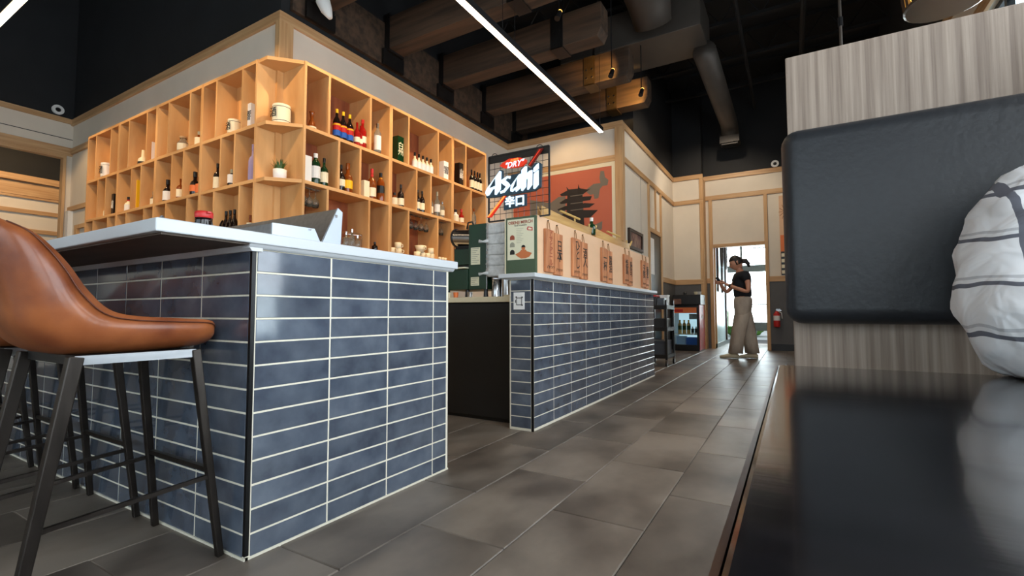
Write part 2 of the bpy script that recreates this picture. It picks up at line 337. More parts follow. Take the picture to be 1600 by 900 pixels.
# trims: named trim_n
tn = 0
def trim(m, *a, bevel=0.004):
    global tn; tn += 1
    e = .0007*(tn % 4); a = (a[0]-e, a[1]+e, a[2]-e, a[3]+e, a[4]-e, a[5]+e)
    return struct('trim_%d' % tn, bx(*a), m, bevel=bevel)
P = 0.03
trim('trim_wood', -9.95, -4.49+P, 2.9-P, 2.9, ZT-0.10, ZT); trim('trim_wood', -4.49, -4.49+P, 2.9, 7.45, ZT-0.10, ZT)
trim('trim_wood', -4.49, -2.33+P, 7.45-P, 7.45, ZT-0.10, ZT); trim('trim_wood', -2.33, -2.33+P, 7.45, 11.3, ZT-0.10, ZT)
trim('trim_wood', -2.33, -1.7+P, 11.3-P, 11.3, ZT-0.10, ZT); trim('trim_wood', -1.7, 1.49, 11.6-P, 11.6, ZT-0.10, ZT)
trim('trim_wood_v', -4.53, -4.49+P, 2.9-P, 2.935, 3.33, ZT-0.10); trim('trim_wood_v', -4.49, -4.49+P, 2.935, 3.03, 3.33, ZT-0.10)
trim('trim_wood', -9.95, -9.95+P, -4.5, 2.9, ZT-0.08, ZT); trim('trim_wood', -9.95, -9.95+P, -4.5, 2.9, 3.33, 3.46)
trim('black_trim', -9.95, -9.945, -4.5, 2.9, 3.60, 3.605, bevel=0)
trim('trim_wood_v', -10.05, -9.93, 2.79, 2.83, 0.4, 3.30); trim('trim_wood', -10.05, -9.93, -1.5, 2.83, 3.28, 3.33)
trim('trim_wood', -9.95, -8.62, 2.9-P, 2.9, 3.36, 3.45); trim('trim_wood', -9.95, -8.62, 2.9-P, 2.9, 2.43, 2.50)
trim('trim_wood', XR-P, XR, -4.5, 11.6, ZT-0.1, ZT); trim('trim_wood', XR-P, XR, -4.5, 11.6, 3.36, 3.48)
trim('trim_wood', -9.9, XR, -4.5, -4.5+P, ZT-0.1, ZT)
# mural wall trims
trim('trim_wood', -4.46, -2.42, 7.45-P, 7.45, 3.28, 3.38); trim('trim_wood_v', -2.43, -2.33+P, 7.45-P-0.005, 7.45, 0, ZT-0.10)
trim('trim_wood_v', -2.33, -2.33+P, 7.45, 7.53, 0, ZT-0.10); trim('trim_wood', -2.33, -2.33+P, 7.53, 11.3, 3.27, 3.36)
for y0, y1, z0 in ((9.02, 9.09, 0), (9.97, 10.06, 0), (9.55, 9.60, 2.4)): trim('trim_wood_v', -2.33, -2.33+P, y0, y1, z0, 3.27)
trim('trim_wood', -2.33, -2.33+P, 9.09, 9.97, 2.36, 2.44)
# far wall trims
trim('trim_wood', -2.33, -1.7+P, 11.3-P, 11.3, 3.27, 3.36); trim('trim_wood_v', -1.75, -1.7+P, 11.3-P, 11.33, 0, ZT-0.10)
trim('trim_wood_v', -1.70, -1.67, 11.33, 11.6, 0, ZT-0.1)
trim('trim_wood', -1.67, 1.49, 11.6-P, 11.6, 3.37, 3.47); trim('trim_wood_v', -1.60, -1.53, 11.6-0.04, 11.7, 0, 3.37); trim('trim_wood_v', -0.49, -0.42, 11.6-0.04, 11.7, 0, 3.37)
trim('trim_wood', -1.6, -0.42, 11.6-0.035, 11.7, 2.28, 2.35)
trim('trim_wood', -2.33, -1.7, 11.3-P, 11.3, 1.44, 1.55); trim('trim_wood', -0.42, 1.49, 11.6-P, 11.6, 1.47, 1.58); trim('trim_wood', -2.33, -2.33+P, 10.06, 11.3, 1.44, 1.55)
trim('trim_wood', -1.67, -1.60, 11.6-P, 11.6, 1.47, 1.58)
# dark wainscot below the rail
struct('trim_90', bx(-2.33, -1.70, 11.285, 11.3, 0, 1.44), 'grey_wainscot'); struct('trim_91', bx(-0.42, 1.49, 11.585, 11.6, 0.14, 1.47), 'grey_wainscot')
struct('trim_92', bx(-2.33, -2.315, 10.06, 11.3, 0, 1.44), 'grey_wainscot'); struct('trim_93', bx(-1.67, -1.60, 11.585, 11.6, 0, 1.47), 'grey_wainscot')
struct('baseboard_far', bx(-0.42, 1.49, 11.57, 11.6, 0, 0.14), 'black_plastic')
# dark doorway on the corridor wall
d1 = struct('door_1', bx(-2.33, -2.322, 9.09, 9.97, 0, 2.36), 'black')
obj('pane', bx(-2.322, -2.315, 9.14, 9.42, 1.55, 2.25), 'white', d1)
# panel seams on the white walls
for a in ((-2.33, -2.328, 8.55, 8.553, 0, 3.27),): struct('trim_94', bx(*a), 'black_trim')
# next room beyond the left opening
struct('wall_next_room', bx(-13.1, -13, -4.5, 8, 0, 3.5), 'white_wall'); struct('wall_next_room_upper', bx(-13.1, -13, -4.5, 8, 3.5, CZ), 'black_wall')
struct('wall_next_room_end', bx(-13, -10.05, 7, 7.1, 0, CZ), 'black_wall')
struct('wall_next_room_side', bx(-13, -10.05, -4.6, -4.5, 0, CZ), 'black_wall')
trim('trim_wood', -13, -12.9, -4.5, 7, 3.40, 3.52); trim('trim_wood', -13, -12.96, -4.5, 7, 3.08, 3.12); trim('trim_wood', -13, -12.97, -4.5, 7, 3.13, 3.39); trim('trim_wood', -13, -12.96, -4.5, 7, 2.78, 2.86); trim('trim_wood', -13, -12.96, -4.5, 7, 2.40, 2.48)
spot('next_room_downlight', (-11.3, 2.6, 4.2), (-12.9, 3.2, 2.4), 120, WARM, 110); spot('next_room_downlight', (-11.3, 0.5, 4.2), (-12.9, 1.2, 2.4), 90, WARM, 110)
# niche frame at the bottom left of the shelves
nf_ = thing('wall_niche', 'small white niche frame on the wall left of the wooden bottle shelves', 'niche', (-9.3, 2.88, 1.5))
obj('frame', box(box(bx(-9.9, -9.8, 2.84, 2.9, 1.5, 2.43), -8.72, -8.66, 2.84, 2.9, 1.5, 2.43), -9.8, -8.72, 2.84, 2.9, 1.5, 1.56), 'white', nf_)
obj('frame', box(box(bx(-9.6, -9.5, 2.86, 2.9, 1.56, 2.12), -8.95, -8.9, 2.86, 2.9, 1.56, 2.12), -9.6, -8.9, 2.86, 2.9, 2.12, 2.18), 'trim_wood_v', nf_)

# ------------------------------------------------------------------ tiled bar counters
RP = 0.0793; CP = 0.31178; G = 0.0062
def wt_mesh(w_, h_):
    bm = nb(); x, y, t, b = w_/2-G/2, h_/2-G/2, 0.008, 0.0015
    a = [bm.verts.new((sx*x, 0, sy*y)) for sx, sy in ((-1, -1), (1, -1), (1, 1), (-1, 1))]
    c = [bm.verts.new((sx*x, -t+b, sy*y)) for sx, sy in ((-1, -1), (1, -1), (1, 1), (-1, 1))]
    d = [bm.verts.new((sx*(x-b), -t, sy*(y-b))) for sx, sy in ((-1, -1), (1, -1), (1, 1), (-1, 1))]
    for p_, q_ in ((a, c), (c, d)):
        for i in range(4): bm.faces.new((p_[i], p_[(i+1) % 4], q_[(i+1) % 4], q_[i]))
    bm.faces.new(d); fin(bm); me = bpy.data.meshes.new('tile'); bm.to_mesh(me); bm.free(); me.materials.append(M['blue_tile']); return me
def tile_face(parent, x0, y0, dx, dy, rz, widths, z0=0.0, rows=13):
    """rows of tiles; the face runs from (x0,y0) along (dx,dy); rz turns the tile to face outwards"""
    s = 0; cache = {}
    for w_ in widths:
        if w_ not in cache: cache[w_] = wt_mesh(w_, RP)
        for k in range(rows):
            o = bpy.data.objects.new('tile', cache[w_]); C.objects.link(o)
            o.location = Vector((x0+dx*(s+w_/2), y0+dy*(s+w_/2), z0+(k+0.5)*RP)) - parent.location
            o.rotation_euler = (random.uniform(-.004, .004), 0, rz+random.uniform(-.004, .004)); o.parent = parent
        s += w_
BX, BY, BE = -1.572, 0.934, 2.0
bar = thing('bar_counter', 'front bar clad in glossy blue tiles beside the leather stools', 'bar counter', (-3.0, 1.3, 0))
obj('body', box(bx(-6.5, BX-0.0015, BY+0.0015, 1.5, 0, 1.031), -2.35, BX-0.0015, 1.5, BE, 0, 1.031), 'grout', bar)
tile_face(bar, BX-0.012, BY+0.008, -1, 0, 0, [CP-0.006]+[CP]*11)
tile_face(bar, BX-0.008, BY+0.016, 0, 1, math.pi/2, [CP-0.006, CP, CP, 0.108])
obj('corner_trim', box(nb(), BX-0.012, BX+0.0005, BY-0.0005, BY+0.014, 0.012, 1.031), 'black_trim', bar)
obj('sill_strip', box(bx(-6.5, BX+0.004, BY-0.004, BY+0.01, -0.002, 0.008), BX-0.01, BX+0.004, BY, BE, -0.002, 0.008), 'grout', bar)
ct = thing('countertop', 'pale stone countertop on the front bar with deep overhang above the stools', 'countertop', (-3, 1.2, 1.03))
bm = nb(); prism(bm, [(-6.5, 0.638, 1.046), (BX+0.025, 0.638, 1.046), (BX+0.025, BE+0.05, 1.046), (-2.4, BE+0.05, 1.046), (-2.4, 1.55, 1.046), (-6.5, 1.55, 1.046)], (0, 0, 0.040))
obj('slab', bm, 'white_stone', ct, bevel=0.004)
bm = nb(); prism(bm, [(-6.5, 0.658, 1.0405), (BX+0.01, 0.658, 1.0405), (BX+0.01, 0.93, 1.0405), (-6.5, 0.93, 1.0405)], (0, 0, 0.0055)); obj('underside_board', bm, 'underside_wood', ct)
bm = nb(); prism(bm, [(BX-0.03, 0, 1.031), (BX+0.006, 0, 1.031), (BX+0.012, 0, 1.036), (BX+0.02, 0, 1.0455), (BX-0.03, 0, 1.0455)], (0, BE+0.03-0.915, 0)); bmesh.ops.translate(bm, verts=bm.verts, vec=(0, 0.915, 0))
obj('molding', bm, 'white_stone', ct)
bm = nb(); prism(bm, [(0, BY+0.03, 1.022), (0, BY-0.008, 1.022), (0, BY-0.02, 1.0403), (0, BY+0.03, 1.0403)], (BX+0.01+6.5, 0, 0)); bmesh.ops.translate(bm, verts=bm.verts, vec=(-6.5, 0, 0)); obj('molding', bm, 'white_stone', ct)
# second counter
FX, FY, FE = -1.548, 2.905, 6.22; CF = 0.3240
bar2 = thing('bar_counter', 'second blue tiled counter carrying the row of wooden menu plaques', 'bar counter', (-1.65, 4.5, 0))
obj('body', bx(-1.735, FX-0.0015, FY+0.0015, FE, 0, 1.048), 'grout', bar2)
tile_face(bar2, FX-0.008, FY+0.016, 0, 1, math.pi/2, [CF-0.01]+[CF]*9+[0.07], z0=0.014)
tile_face(bar2, FX-0.014, FY+0.008, -1, 0, 0, [0.165], z0=0.014)
obj('corner_trim', bx(FX-0.014, FX+0.0005, FY-0.0005, FY+0.014, 0, 1.048), 'black_trim', bar2)
ct2 = thing('countertop', 'pale narrow ledge top on the second tiled counter below the menu plaques', 'countertop', (-1.65, 4.5, 1.048))
obj('slab', bx(-1.80, FX+0.045, FY-0.05, FE+0.02, 1.056, 1.086), 'white_stone', ct2, bevel=0.004)
bm = nb(); prism(bm, [(FX-0.05, 0, 1.0455), (FX+0.012, 0, 1.0455), (FX+0.03, 0, 1.056), (FX-0.05, 0, 1.056)], (0, FE-FY+0.02, 0)); bmesh.ops.translate(bm, verts=bm.verts, vec=(0, FY-0.02, 0)); obj('molding', bm, 'white_stone', ct2)
obj('molding', prism(nb(), [(-1.76, FY-0.02, 1.0455), (FX+0.012, FY-0.02, 1.0455), (FX+0.02, FY-0.03, 1.056), (-1.78, FY-0.03, 1.056)], (0, 0.1, 0)), 'white_stone', ct2)
# sticker with printed frame marks (its code left out)
st = tag(obj('sticker', bx(-1.700, -1.612, FY-0.003, FY-0.0006, 0.835, 0.955), 'white'), 'white printed sticker with black corner frame on the end of the second counter', 'sticker')
bm = nb(); a0, a1, c0, c1 = -1.677, -1.632, 0.865, 0.918
for q in ((a0, a1, c0, c0+0.005), (a0, a1, c1-0.005, c1), (a0, a0+0.005, c0, c1), (a1-0.005, a1, c0, c1)): box(bm, q[0], q[1], FY-0.004, FY-0.003, q[2], q[3])
for x, z in ((a1+.002, c1+.002), (a1+.002, c0), (a0, c1+.004)): box(bm, x-0.006, x+0.004, FY-0.004, FY-0.003, z-0.005, z+0.005)
box(bm, a0-0.009, a0-0.003, FY-0.004, FY-0.003, 0.882, 0.902)
obj('print', bm, 'ink', st)

# back counter and black cabinet between the two tiled counters
bc = thing('back_counter', 'cream topped work counter carrying the green machine', 'counter', (-2.5, 3.3, 0))
obj('top', bx(-3.4, -1.742, 3.0, 3.7, 0.892, 0.933), 'counter_cream', bc, bevel=0.003)
obj('cabinet', bx(-3.38, -1.742, 3.05, 3.65, 0.0, 0.892), 'cabinet_black', bc)
obj('door', bx(-2.42, -1.76, 3.02, 3.045, 0.03, 0.885), 'cabinet_black', bc, bevel=0.004)
obj('door', bx(-3.2, -2.46, 3.02, 3.045, 0.03, 0.885), 'cabinet_black', bc, bevel=0.004)

# ------------------------------------------------------------------ wooden bottle shelves
YF, YW, XF, XW = 2.68, 2.895, -4.13, -4.485
SZ = [1.50, 2.095, 2.65, 3.30]; TH = 0.035; BT = 0.026
S1, S2, S3 = SZ[1]+TH, SZ[2]+TH, SZ[0]+TH
def shelf_unit(side, a, b, div, label, top=3.332):
    """side 'L' runs along x (a..b, b larger); side 'R' runs along y"""
    if side == 'L':
        t = thing('shelf_unit', label, 'shelf', ((a+b)/2, YW, SZ[0]), group='pine shelf units on the bar walls')
        def bd(nm, s0, s1, z0, z1, m, d0=0, d1=0): return obj(nm, bx(s0, s1, YF+d0, YW-0.006-d1, z0, z1), m, t)
        back = bx(a+.01, b-.01, YW-0.0055, YW-0.0005, SZ[0]+.01, top-.01)
    else:
        t = thing('shelf_unit', label, 'shelf', (XW, (a+b)/2, SZ[0]), group='pine shelf units on the bar walls')
        def bd(nm, s0, s1, z0, z1, m, d0=0, d1=0): return obj(nm, bx(XW+0.006+d1, XF-d0, s0, s1, z0, z1), m, t)
        back = bx(XW+0.0005, XW+0.0055, a+.01, b-.01, SZ[0]+.01, top-.01)
    obj('back_panel', back, 'shelf_back' if side == 'R' else 'shelf_wood', t)
    bd('side_panel', a, a+BT, SZ[0], top, 'shelf_wood'); bd('side_panel', b-BT, b, SZ[0], top, 'shelf_wood')
    for z in (SZ[0], SZ[1], SZ[2]): bd('shelf_board', a+BT, b-BT, z, z+TH, 'shelf_wood_x', 0.001)
    bd('top_board', a+BT, b-BT, top-TH, top, 'shelf_wood_x', 0.001)
    zs = [(SZ[2]+TH, top-TH), (SZ[1]+TH, SZ[2]), (SZ[0]+TH, SZ[1])]
    for (z0, z1), ds in zip(zs, div):
        for s in ds: bd('divider', s-BT/2, s+BT/2, z0, z1, 'shelf_wood', 0.002)
    return t
j = [-4.51, -5.535, -6.57, -7.605, -8.62]
names = ['bottle shelf unit on the left bar wall next to the corner shelves', 'bottle shelf unit on the left bar wall, second from the corner shelves', 'bottle shelf unit on the left bar wall holding the tall yellow box', 'bottle shelf unit at the far end of the left bar wall by the niche']
for k in range(4):
    b, a = j[k]-0.0005, j[k+1]+0.0005; W = b-a
    shelf_unit('L', a, b, [[b-.252*W, b-.725*W], [b-.36*W, b-.615*W], [b-.255*W, b-.72*W]], 'pine '+names[k])
rj = [2.938, 4.125, 5.338, 6.20]
rl = ['pine bottle shelf unit on the right bar wall next to the corner shelves', 'pine bottle shelf unit in the middle of the right bar wall with stacked cups', 'pine bottle shelf unit on the right bar wall beside the lit sign']
rd = [[[3.238, 3.805], [3.371, 3.663], [3.237, 3.802]], [[4.437, 5.018], [4.591, 4.872], [4.447, 5.020]], [[5.66], [5.797], [5.66]]]
for k in range(3): shelf_unit('R', rj[k]+.0005, rj[k+1]-.0005, rd[k], rl[k])
# corner shelves
cs = thing('corner_shelf', 'open pine corner shelves with angled fronts where the two bar walls meet', 'shelf', (-4.49, 2.9, 1.5))
for z in SZ[:3]+[3.297]:
    obj('shelf_board', prism(nb(), [(-4.508, 2.69, z), (-4.367, 2.69, z), (-4.14, 2.937, z), (-4.485, 2.937, z), (-4.485, 2.894, z), (-4.508, 2.894, z)], (0, 0, TH)), 'shelf_wood_x', cs)
obj('back_post', bx(-4.5085, -4.4795, 2.872, 2.9375, 1.5, 3.3), 'shelf_wood', cs)

# ------------------------------------------------------------------ bottles and things on the shelves
def bottle(loc, h, r, shape='whisky', glass='glass_amber', lab='cream', cap='black', labz=(0.12, 0.45), label='', group=None, cat='bottle', face=0, txt=None, neck=None):
    t = thing('bottle', label, cat, loc, face, group)
    pr = {'whisky': [(r*.9, 0), (r, .01), (r, h*.55), (r*.85, h*.63), (r*.35, h*.72), (r*.32, h*.9)],
          'wine': [(r*.95, 0), (r, .01), (r, h*.58), (r*.8, h*.66), (r*.38, h*.76), (r*.34, h*.93)],
          'squat': [(r*.9, 0), (r, .01), (r, h*.5), (r*.8, h*.6), (r*.4, h*.66), (r*.38, h*.85)],
          'tall': [(r*.95, 0), (r, .01), (r, h*.68), (r*.7, h*.76), (r*.4, h*.82), (r*.4, h*.92)]}[shape]
    obj('glass_body', lathe(nb(), pr, n=14), glass, t, smooth=True, world=False)
    rc = pr[-1][0]*1.12; obj('cap', lathe(nb(), [(rc, pr[-1][1]-h*.06), (rc, h)], n=12), cap, t, world=False)
    if lab: obj('label', lathe(nb(), [(r+.0012, h*labz[0]), (r+.0012, h*labz[1])], n=14, cap=False), lab, t, world=False)
    if neck: obj('neck_label', lathe(nb(), [(pr[-1][0]*1.25, h*.74), (pr[-1][0]*1.18, h*.82)], n=12, cap=False), neck, t, world=False)
    return t
XR_ = -4.215; YL_ = 2.775
def rb(y, row, *a, **k): return bottle((XR_, y, {1: S2, 2: S1, 3: S3}[row]), *a, **k)
def lb(x, row, *a, **k): return bottle((x, YL_, {1: S2, 2: S1, 3: S3}[row]), *a, **k)
def carton(loc, w_, d_, h_, m, label, face=0, txt=None, tm='ink', ts=0.05, group=None, cat='box'):
    t = thing('bottle_carton', label, cat, loc, face, group); obj('carton', bx(-w_/2, w_/2, -d_/2, d_/2, 0, h_), m, t, world=False, bevel=0.002)
    if txt: text('lettering', txt, tm, t, ts, (0, -d_/2-.0012, h_*.5), (1, 0, 0), (0, 0, 1), world=False, vertical=len(txt) > 1)
    return t
A90 = math.pi/2
# right wall, top row
t = thing('carafe', 'small brown glass carafe alone in the top right bay beside the corner shelves', 'carafe', (XR_, 3.09, S2)); obj('glass_body', lathe(nb(), [(.04, 0), (.045, .03), (.035, .07), (.016, .12), (.022, .18), (.028, .195)], n=14), 'glass_amber', t, smooth=True, world=False); obj('label', lathe(nb(), [(.0455, .02), (.0455, .035)], n=14, cap=False), 'cream', t, world=False)
for y, l in ((3.40, 'dark syrup bottle with bright label, half hidden by the shelf divider'), (3.485, 'dark bottle with red and blue label, middle of three in the top row'), (3.575, 'dark bottle with red and blue label beside the red bottles')):
    t = rb(y, 1, 0.34, 0.042, 'wine', 'glass_dark', 'red', 'yellow', (.30, .52), label=l, group='dark bottles with bright labels on the top shelf')
    obj('label_band', lathe(nb(), [(.0436, .04), (.0436, .10)], n=14, cap=False), 'blue_pack', t, world=False); obj('label_stripe', lathe(nb(), [(.0438, .155), (.0438, .17)], n=14, cap=False), 'yellow', t, world=False)
for y, h, l in ((3.68, .29, 'shorter red sauce bottle beside the dark bottles'), (3.735, .27, 'red bottle squeezed between two others on the top shelf')):
    rb(y, 1, h, 0.034, 'wine', 'glass_red', 'cream', 'glass_red', (.2, .4), label=l)
rb(3.76, 1, .35, .045, 'wine', 'glass_red', 'cream', 'red', (.2, .42), label='tall red bottle with round cream label by the divider')
rb(3.99, 1, .385, .042, 'tall', 'glass_clear', 'white', 'steel', (.15, .6), label='tall clear bottle with white label standing alone in a narrow bay')
carton((XR_, 4.33, S2), .105, .1, .33, 'glass_green', 'tall green carton with pale characters in the top row', A90, '白州', 'cream', .1)
for k, y in enumerate((4.64, 4.72, 4.80, 4.88, 4.96)):
    rb(y, 1, .225, .036, 'squat', 'cream', 'white', 'black', (.1, .5), label='cream sake bottle with black cap, ' + ['at the left end of its row', 'second from the left of five', 'in the middle of five', 'second from the right of five', 'at the right end of its row'][k], group='cream sake bottles on the top shelf')
carton((XR_, 5.24, S2), .10, .09, .265, 'white', 'white carton with one black character on the right wall shelves', A90, '響', 'ink', .12)
carton((XR_, 5.60, S2), .095, .09, .34, 'black', 'tall black carton with white characters near the lit sign', A90, '山崎', 'white', .09)
for k, y in enumerate((5.92, 6.0, 6.08, 6.145)):
    rb(y, 1, .33, .037, 'wine', 'glass_dark', 'cream', 'black', (.15, .5), label='dark wine bottle beside the lit sign, ' + ['first', 'second', 'third', 'last'][k]+' of four in the top bay', group='wine bottles in the top end bay')
# right wall, middle row
carton((XR_, 3.03, S1), .085, .08, .27, 'white', 'white and red carton beside the green gin bottle', A90, None); 
rb(3.145, 2, .33, .048, 'tall', 'glass_green', 'white', 'white', (.2, .58), label='green gin bottle with white cap and white label')
rb(3.25, 2, .31, .042, 'whisky', 'glass_green', 'cream', 'black', (.15, .5), label='green bottle with cream label and black cap beside the gin')
rb(3.47, 2, .30, .042, 'whisky', 'glass_dark', 'cream', 'black', (.2, .45), label='dark whisky bottle at the back of the narrow middle bay')
rb(3.56, 2, .34, .052, 'squat', 'glass_amber', 'yellow', 'glass_amber', (.15, .42), label='round amber whisky bottle with yellow label in the narrow middle bay')
carton((XR_, 3.80, S1), .08, .08, .20, 'cream', 'small cream carton left of the red wax bottle', A90)
rb(3.91, 2, .37, .05, 'whisky', 'glass_amber', 'cream', 'red', (.1, .38), label='whisky bottle dipped in red wax at the neck', neck='red')
rb(4.05, 2, .355, .045, 'tall', 'glass_amber', 'black', 'black', (.3, .55), label='square-shouldered whisky bottle with slanted black label', neck='yellow')
rb(4.28, 2, .17, .04, 'squat', 'glass_amber', 'cream', 'black', (.1, .6), label='short bottle at the left of the middle bay')
rb(4.39, 2, .295, .042, 'whisky', 'glass_dark', 'cream', 'black', (.1, .4), label='dark bottle with pale label in the central middle bay')
for k, y in enumerate((4.70, 4.79)): rb(y, 2, .30, .036, 'wine', 'glass_dark', 'cream', 'black', (.15, .45), label='dark wine bottle with white label in the narrow middle bay, '+['the left one', 'the right one'][k])
rb(4.97, 2, .25, .033, 'tall', 'glass_clear', 'cream', 'glass_amber', (.15, .5), label='slim clear bottle left of the taller clear bottle')
rb(5.10, 2, .36, .042, 'whisky', 'glass_clear', 'white', 'grey_ink', (.2, .5), label='tall clear bottle with grey stopper in the middle row')
rb(5.21, 2, .24, .035, 'tall', 'glass_clear', 'cream', 'steel', (.2, .5), label='small clear bottle at the divider right of the grey stopper')
rb(5.52, 2, .19, .05, 'squat', 'white', 'cream', 'black', (.1, .5), label='short white bottle above the steel drum')
rb(5.66, 2, .22, .04, 'squat', 'glass_red', 'cream', 'red', (.1, .4), label='short dark red bottle above the steel drum')
rb(5.98, 2, .29, .04, 'whisky', 'glass_clear', None, 'glass_amber', label='clear bottle with amber stopper at the end of the middle row')
# right wall, bottom row
def mug(loc, rz, label, r=.042, h=.075, lay=False):
    t = thing('mug', label, 'mug', loc, rz, 'cream mugs in the bottom shelf row')
    b = obj('cup', lathe(nb(), [(r*.8, 0), (r, .01), (r, h), (r*.88, h), (r*.85, .012)], n=14), 'cream', t, smooth=True, world=False)
    hd = obj('handle', tb([(r*.95, 0, h*.8), (r*1.5, 0, h*.75), (r*1.6, 0, h*.45), (r*.95, 0, h*.2)], .006, 6), 'cream', t, smooth=True, world=False)
    if lay:
        t.rotation_euler = (0, A90, rz); t.location.z += r
    return t
mug((XR_, 4.36, S3), 0.6, 'cream mug, lower one of two stacked in the left bay'); mug((XR_, 4.35, S3+.075), 1.2, 'cream mug, upper one of two stacked in the left bay')
mug((XR_, 4.24, S3), 0.4, 'cream mug at the left side of the stacked pair')
for k, (y, z) in enumerate(((4.70, 0), (4.80, 0), (4.90, 0), (4.975, 0.075), (4.99, 0))):
    mug((XR_, y, S3+z), .8+k*.2, 'cream mug in the wide bottom bay, ' + ['first from the left', 'second from the left', 'third from the left', 'the one stacked on top', 'at the right end of the row'][k])
t = thing('jug', 'wide cream milk jug raised on a stack in the bottom bay', 'jug', (XR_, 4.76, S3+.076)); obj('cup', lathe(nb(), [(.05, 0), (.055, .03), (.075, .085), (.07, .085), (.05, .01)], n=16), 'cream', t, smooth=True, world=False)
obj('handle', tb([(.06, 0, .07), (.10, 0, .07), (.1, 0, .03), (.055, 0, .02)], .006, 6), 'cream', t, world=False, smooth=True)
for k, y in enumerate((5.15, 5.22, 5.28)):
    t = thing('espresso_cup', 'tiny white cup in the end bottom bay, '+['left', 'middle', 'right'][k]+' of three', 'cup', (XR_, y, S3), 0, 'tiny cups'); obj('cup', lathe(nb(), [(.022, 0), (.03, .05), (.026, .05), (.02, .008)], n=12), 'cream', t, smooth=True, world=False)
for k, (y, h) in enumerate(((3.55, .17), (3.63, .21), (3.71, .15))):
    bottle((XR_, y, S3), h, .035, 'squat', 'glass_clear', None, 'steel', label='clear glass carafe behind the steel bin, ' + ['left', 'tallest in the middle', 'right'][k], cat='carafe')
t = thing('wire_rack', 'small curved wire rack holding the glass carafes', 'rack', (XR_, 3.63, S3))
for zz in (.10, .16): obj('wire', tb([(.06*math.cos(a), .14*math.sin(a), zz) for a in [k*math.pi/6 for k in range(13)]], .003, 5), 'steel', t, world=False)
obj('leg', tb([(0, .14, 0), (0, .14, .16)], .003, 5), 'steel', t, world=False); obj('leg', tb([(0, -.14, 0), (0, -.14, .16)], .003, 5), 'steel', t, world=False)
rb(3.97, 3, .11, .035, 'squat', 'glass_dark', None, 'black', label='short black jar at the front of the bottom row')
# hanging wine glasses
def wine_glass(x, y, label):
    t = thing('wine_glass', label, 'wine glass', (x, y, SZ[1]-.012), 0, 'stemmed glasses hanging upside down under the shelf')
    obj('foot', lathe(nb(), [(.032, 0), (.032, -.003), (.006, -.006)], n=14), 'drink_glass', t, smooth=True, world=False)
    obj('stem', lathe(nb(), [(.005, -.005), (.004, -.08)], n=8), 'drink_glass', t, smooth=True, world=False)
    obj('bowl', lathe(nb(), [(.004, -.08), (.028, -.10), (.037, -.13), (.032, -.18), (.030, -.18), (.035, -.13), (.026, -.103), (.003, -.083)], n=14, cap=False), 'drink_glass', t, smooth=True, world=False)
for y, l in ((3.03, 'left of three in the first bay'), (3.10, 'middle of three in the first bay'), (3.17, 'right of three in the first bay'), (4.60, 'first in the wide middle bay'), (4.70, 'second in the wide middle bay'), (4.80, 'third in the wide middle bay'), (4.90, 'fourth in the wide middle bay'), (5.12, 'left of two in the end bay'), (5.22, 'right of two in the end bay')):
    wine_glass(-4.24, y, 'upside down stemmed glass hanging under the shelf, '+l)
for a, b, l in ((2.98, 3.22, 'first bay'), (4.47, 5.0, 'wide middle bay'), (5.05, 5.3, 'end bay')):
    t = thing('glass_rack', 'steel glass rack under the shelf of the '+l, 'rack', (-4.24, (a+b)/2, SZ[1]-.012))
    for x in (-4.26, -4.22): obj('rail', bx(x-.004, x+.004, a, b, SZ[1]-.014, SZ[1]), 'steel', t)

# left wall, top row
def tin(loc, r, h, label, m='cream'):
    t = thing('sake_cask', label, 'cask', loc); obj('drum', lathe(nb(), [(r, 0), (r*1.02, h*.5), (r, h)], n=20), m, t, smooth=False, world=False, auto=40)
    for z in (h*.12, h*.85): obj('wire_band', lathe(nb(), [(r*1.03, z-.002), (r*1.03, z+.002)], n=20), 'leg_metal', t, world=False)
    text('lettering', '酒', 'ink', t, h*.55, (0, -r*1.03-.001, h*.5), (1, 0, 0), (0, 0, 1), world=False)
    return t
tin((-4.345, 2.84, S2), .085, .19, 'large banded cream sake cask on the top corner shelf')
tin((-5.06, 2.775, S2), .065, .17, 'banded cream sake cask in the top bay left of the corner'); 
t = thing('glass_jar', 'glass jar with pale label in the second top bay', 'jar', (-6.13, YL_, S2)); obj('glass_body', lathe(nb(), [(.055, 0), (.06, .02), (.06, .12), (.035, .15), (.035, .18)], n=14), 'glass_clear', t, smooth=True, world=False); obj('label', lathe(nb(), [(.061, .03), (.061, .11)], n=14, cap=False), 'cream', t, world=False); obj('lid', lathe(nb(), [(.04, .18), (.04, .20)], n=14), 'trim_wood', t, world=False)
carton((-4.745, YL_, S2), .09, .08, .27, 'white', 'white carton with black brushwork beside the corner shelves', 0, '響', 'ink', .11)
lb(-5.77, 1, .19, .045, 'squat', 'glass_amber', 'cream', 'grey_ink', (.1, .6), label='small amber bottle with cream label in a narrow top bay')
lb(-5.36, 1, .11, .02, 'squat', 'glass_clear', None, 'grey_ink', label='tiny clear bottle at the corner of a top bay')
t = thing('jug', 'white pitcher with long neck in the third top bay', 'jug', (-7.14, YL_, S2)); obj('cup', lathe(nb(), [(.05, 0), (.055, .06), (.05, .10), (.02, .13), (.016, .22)], n=14), 'cream', t, smooth=True, world=False); obj('label', lathe(nb(), [(.0565, .03), (.0565, .06)], n=14, cap=False), 'ink', t, world=False)
carton((-6.86, YL_, S2), .09, .08, .26, 'white', 'white carton with painted tree in the left shelves', 0, '木', 'ink', .09)
t = tin((-8.22, YL_, S2), .07, .22, 'white cask with black mark in the far left top bay', 'white')
lb(-8.55, 1, .20, .025, 'tall', 'cream', None, 'white', label='slim white bottle at the far left end of the top row')
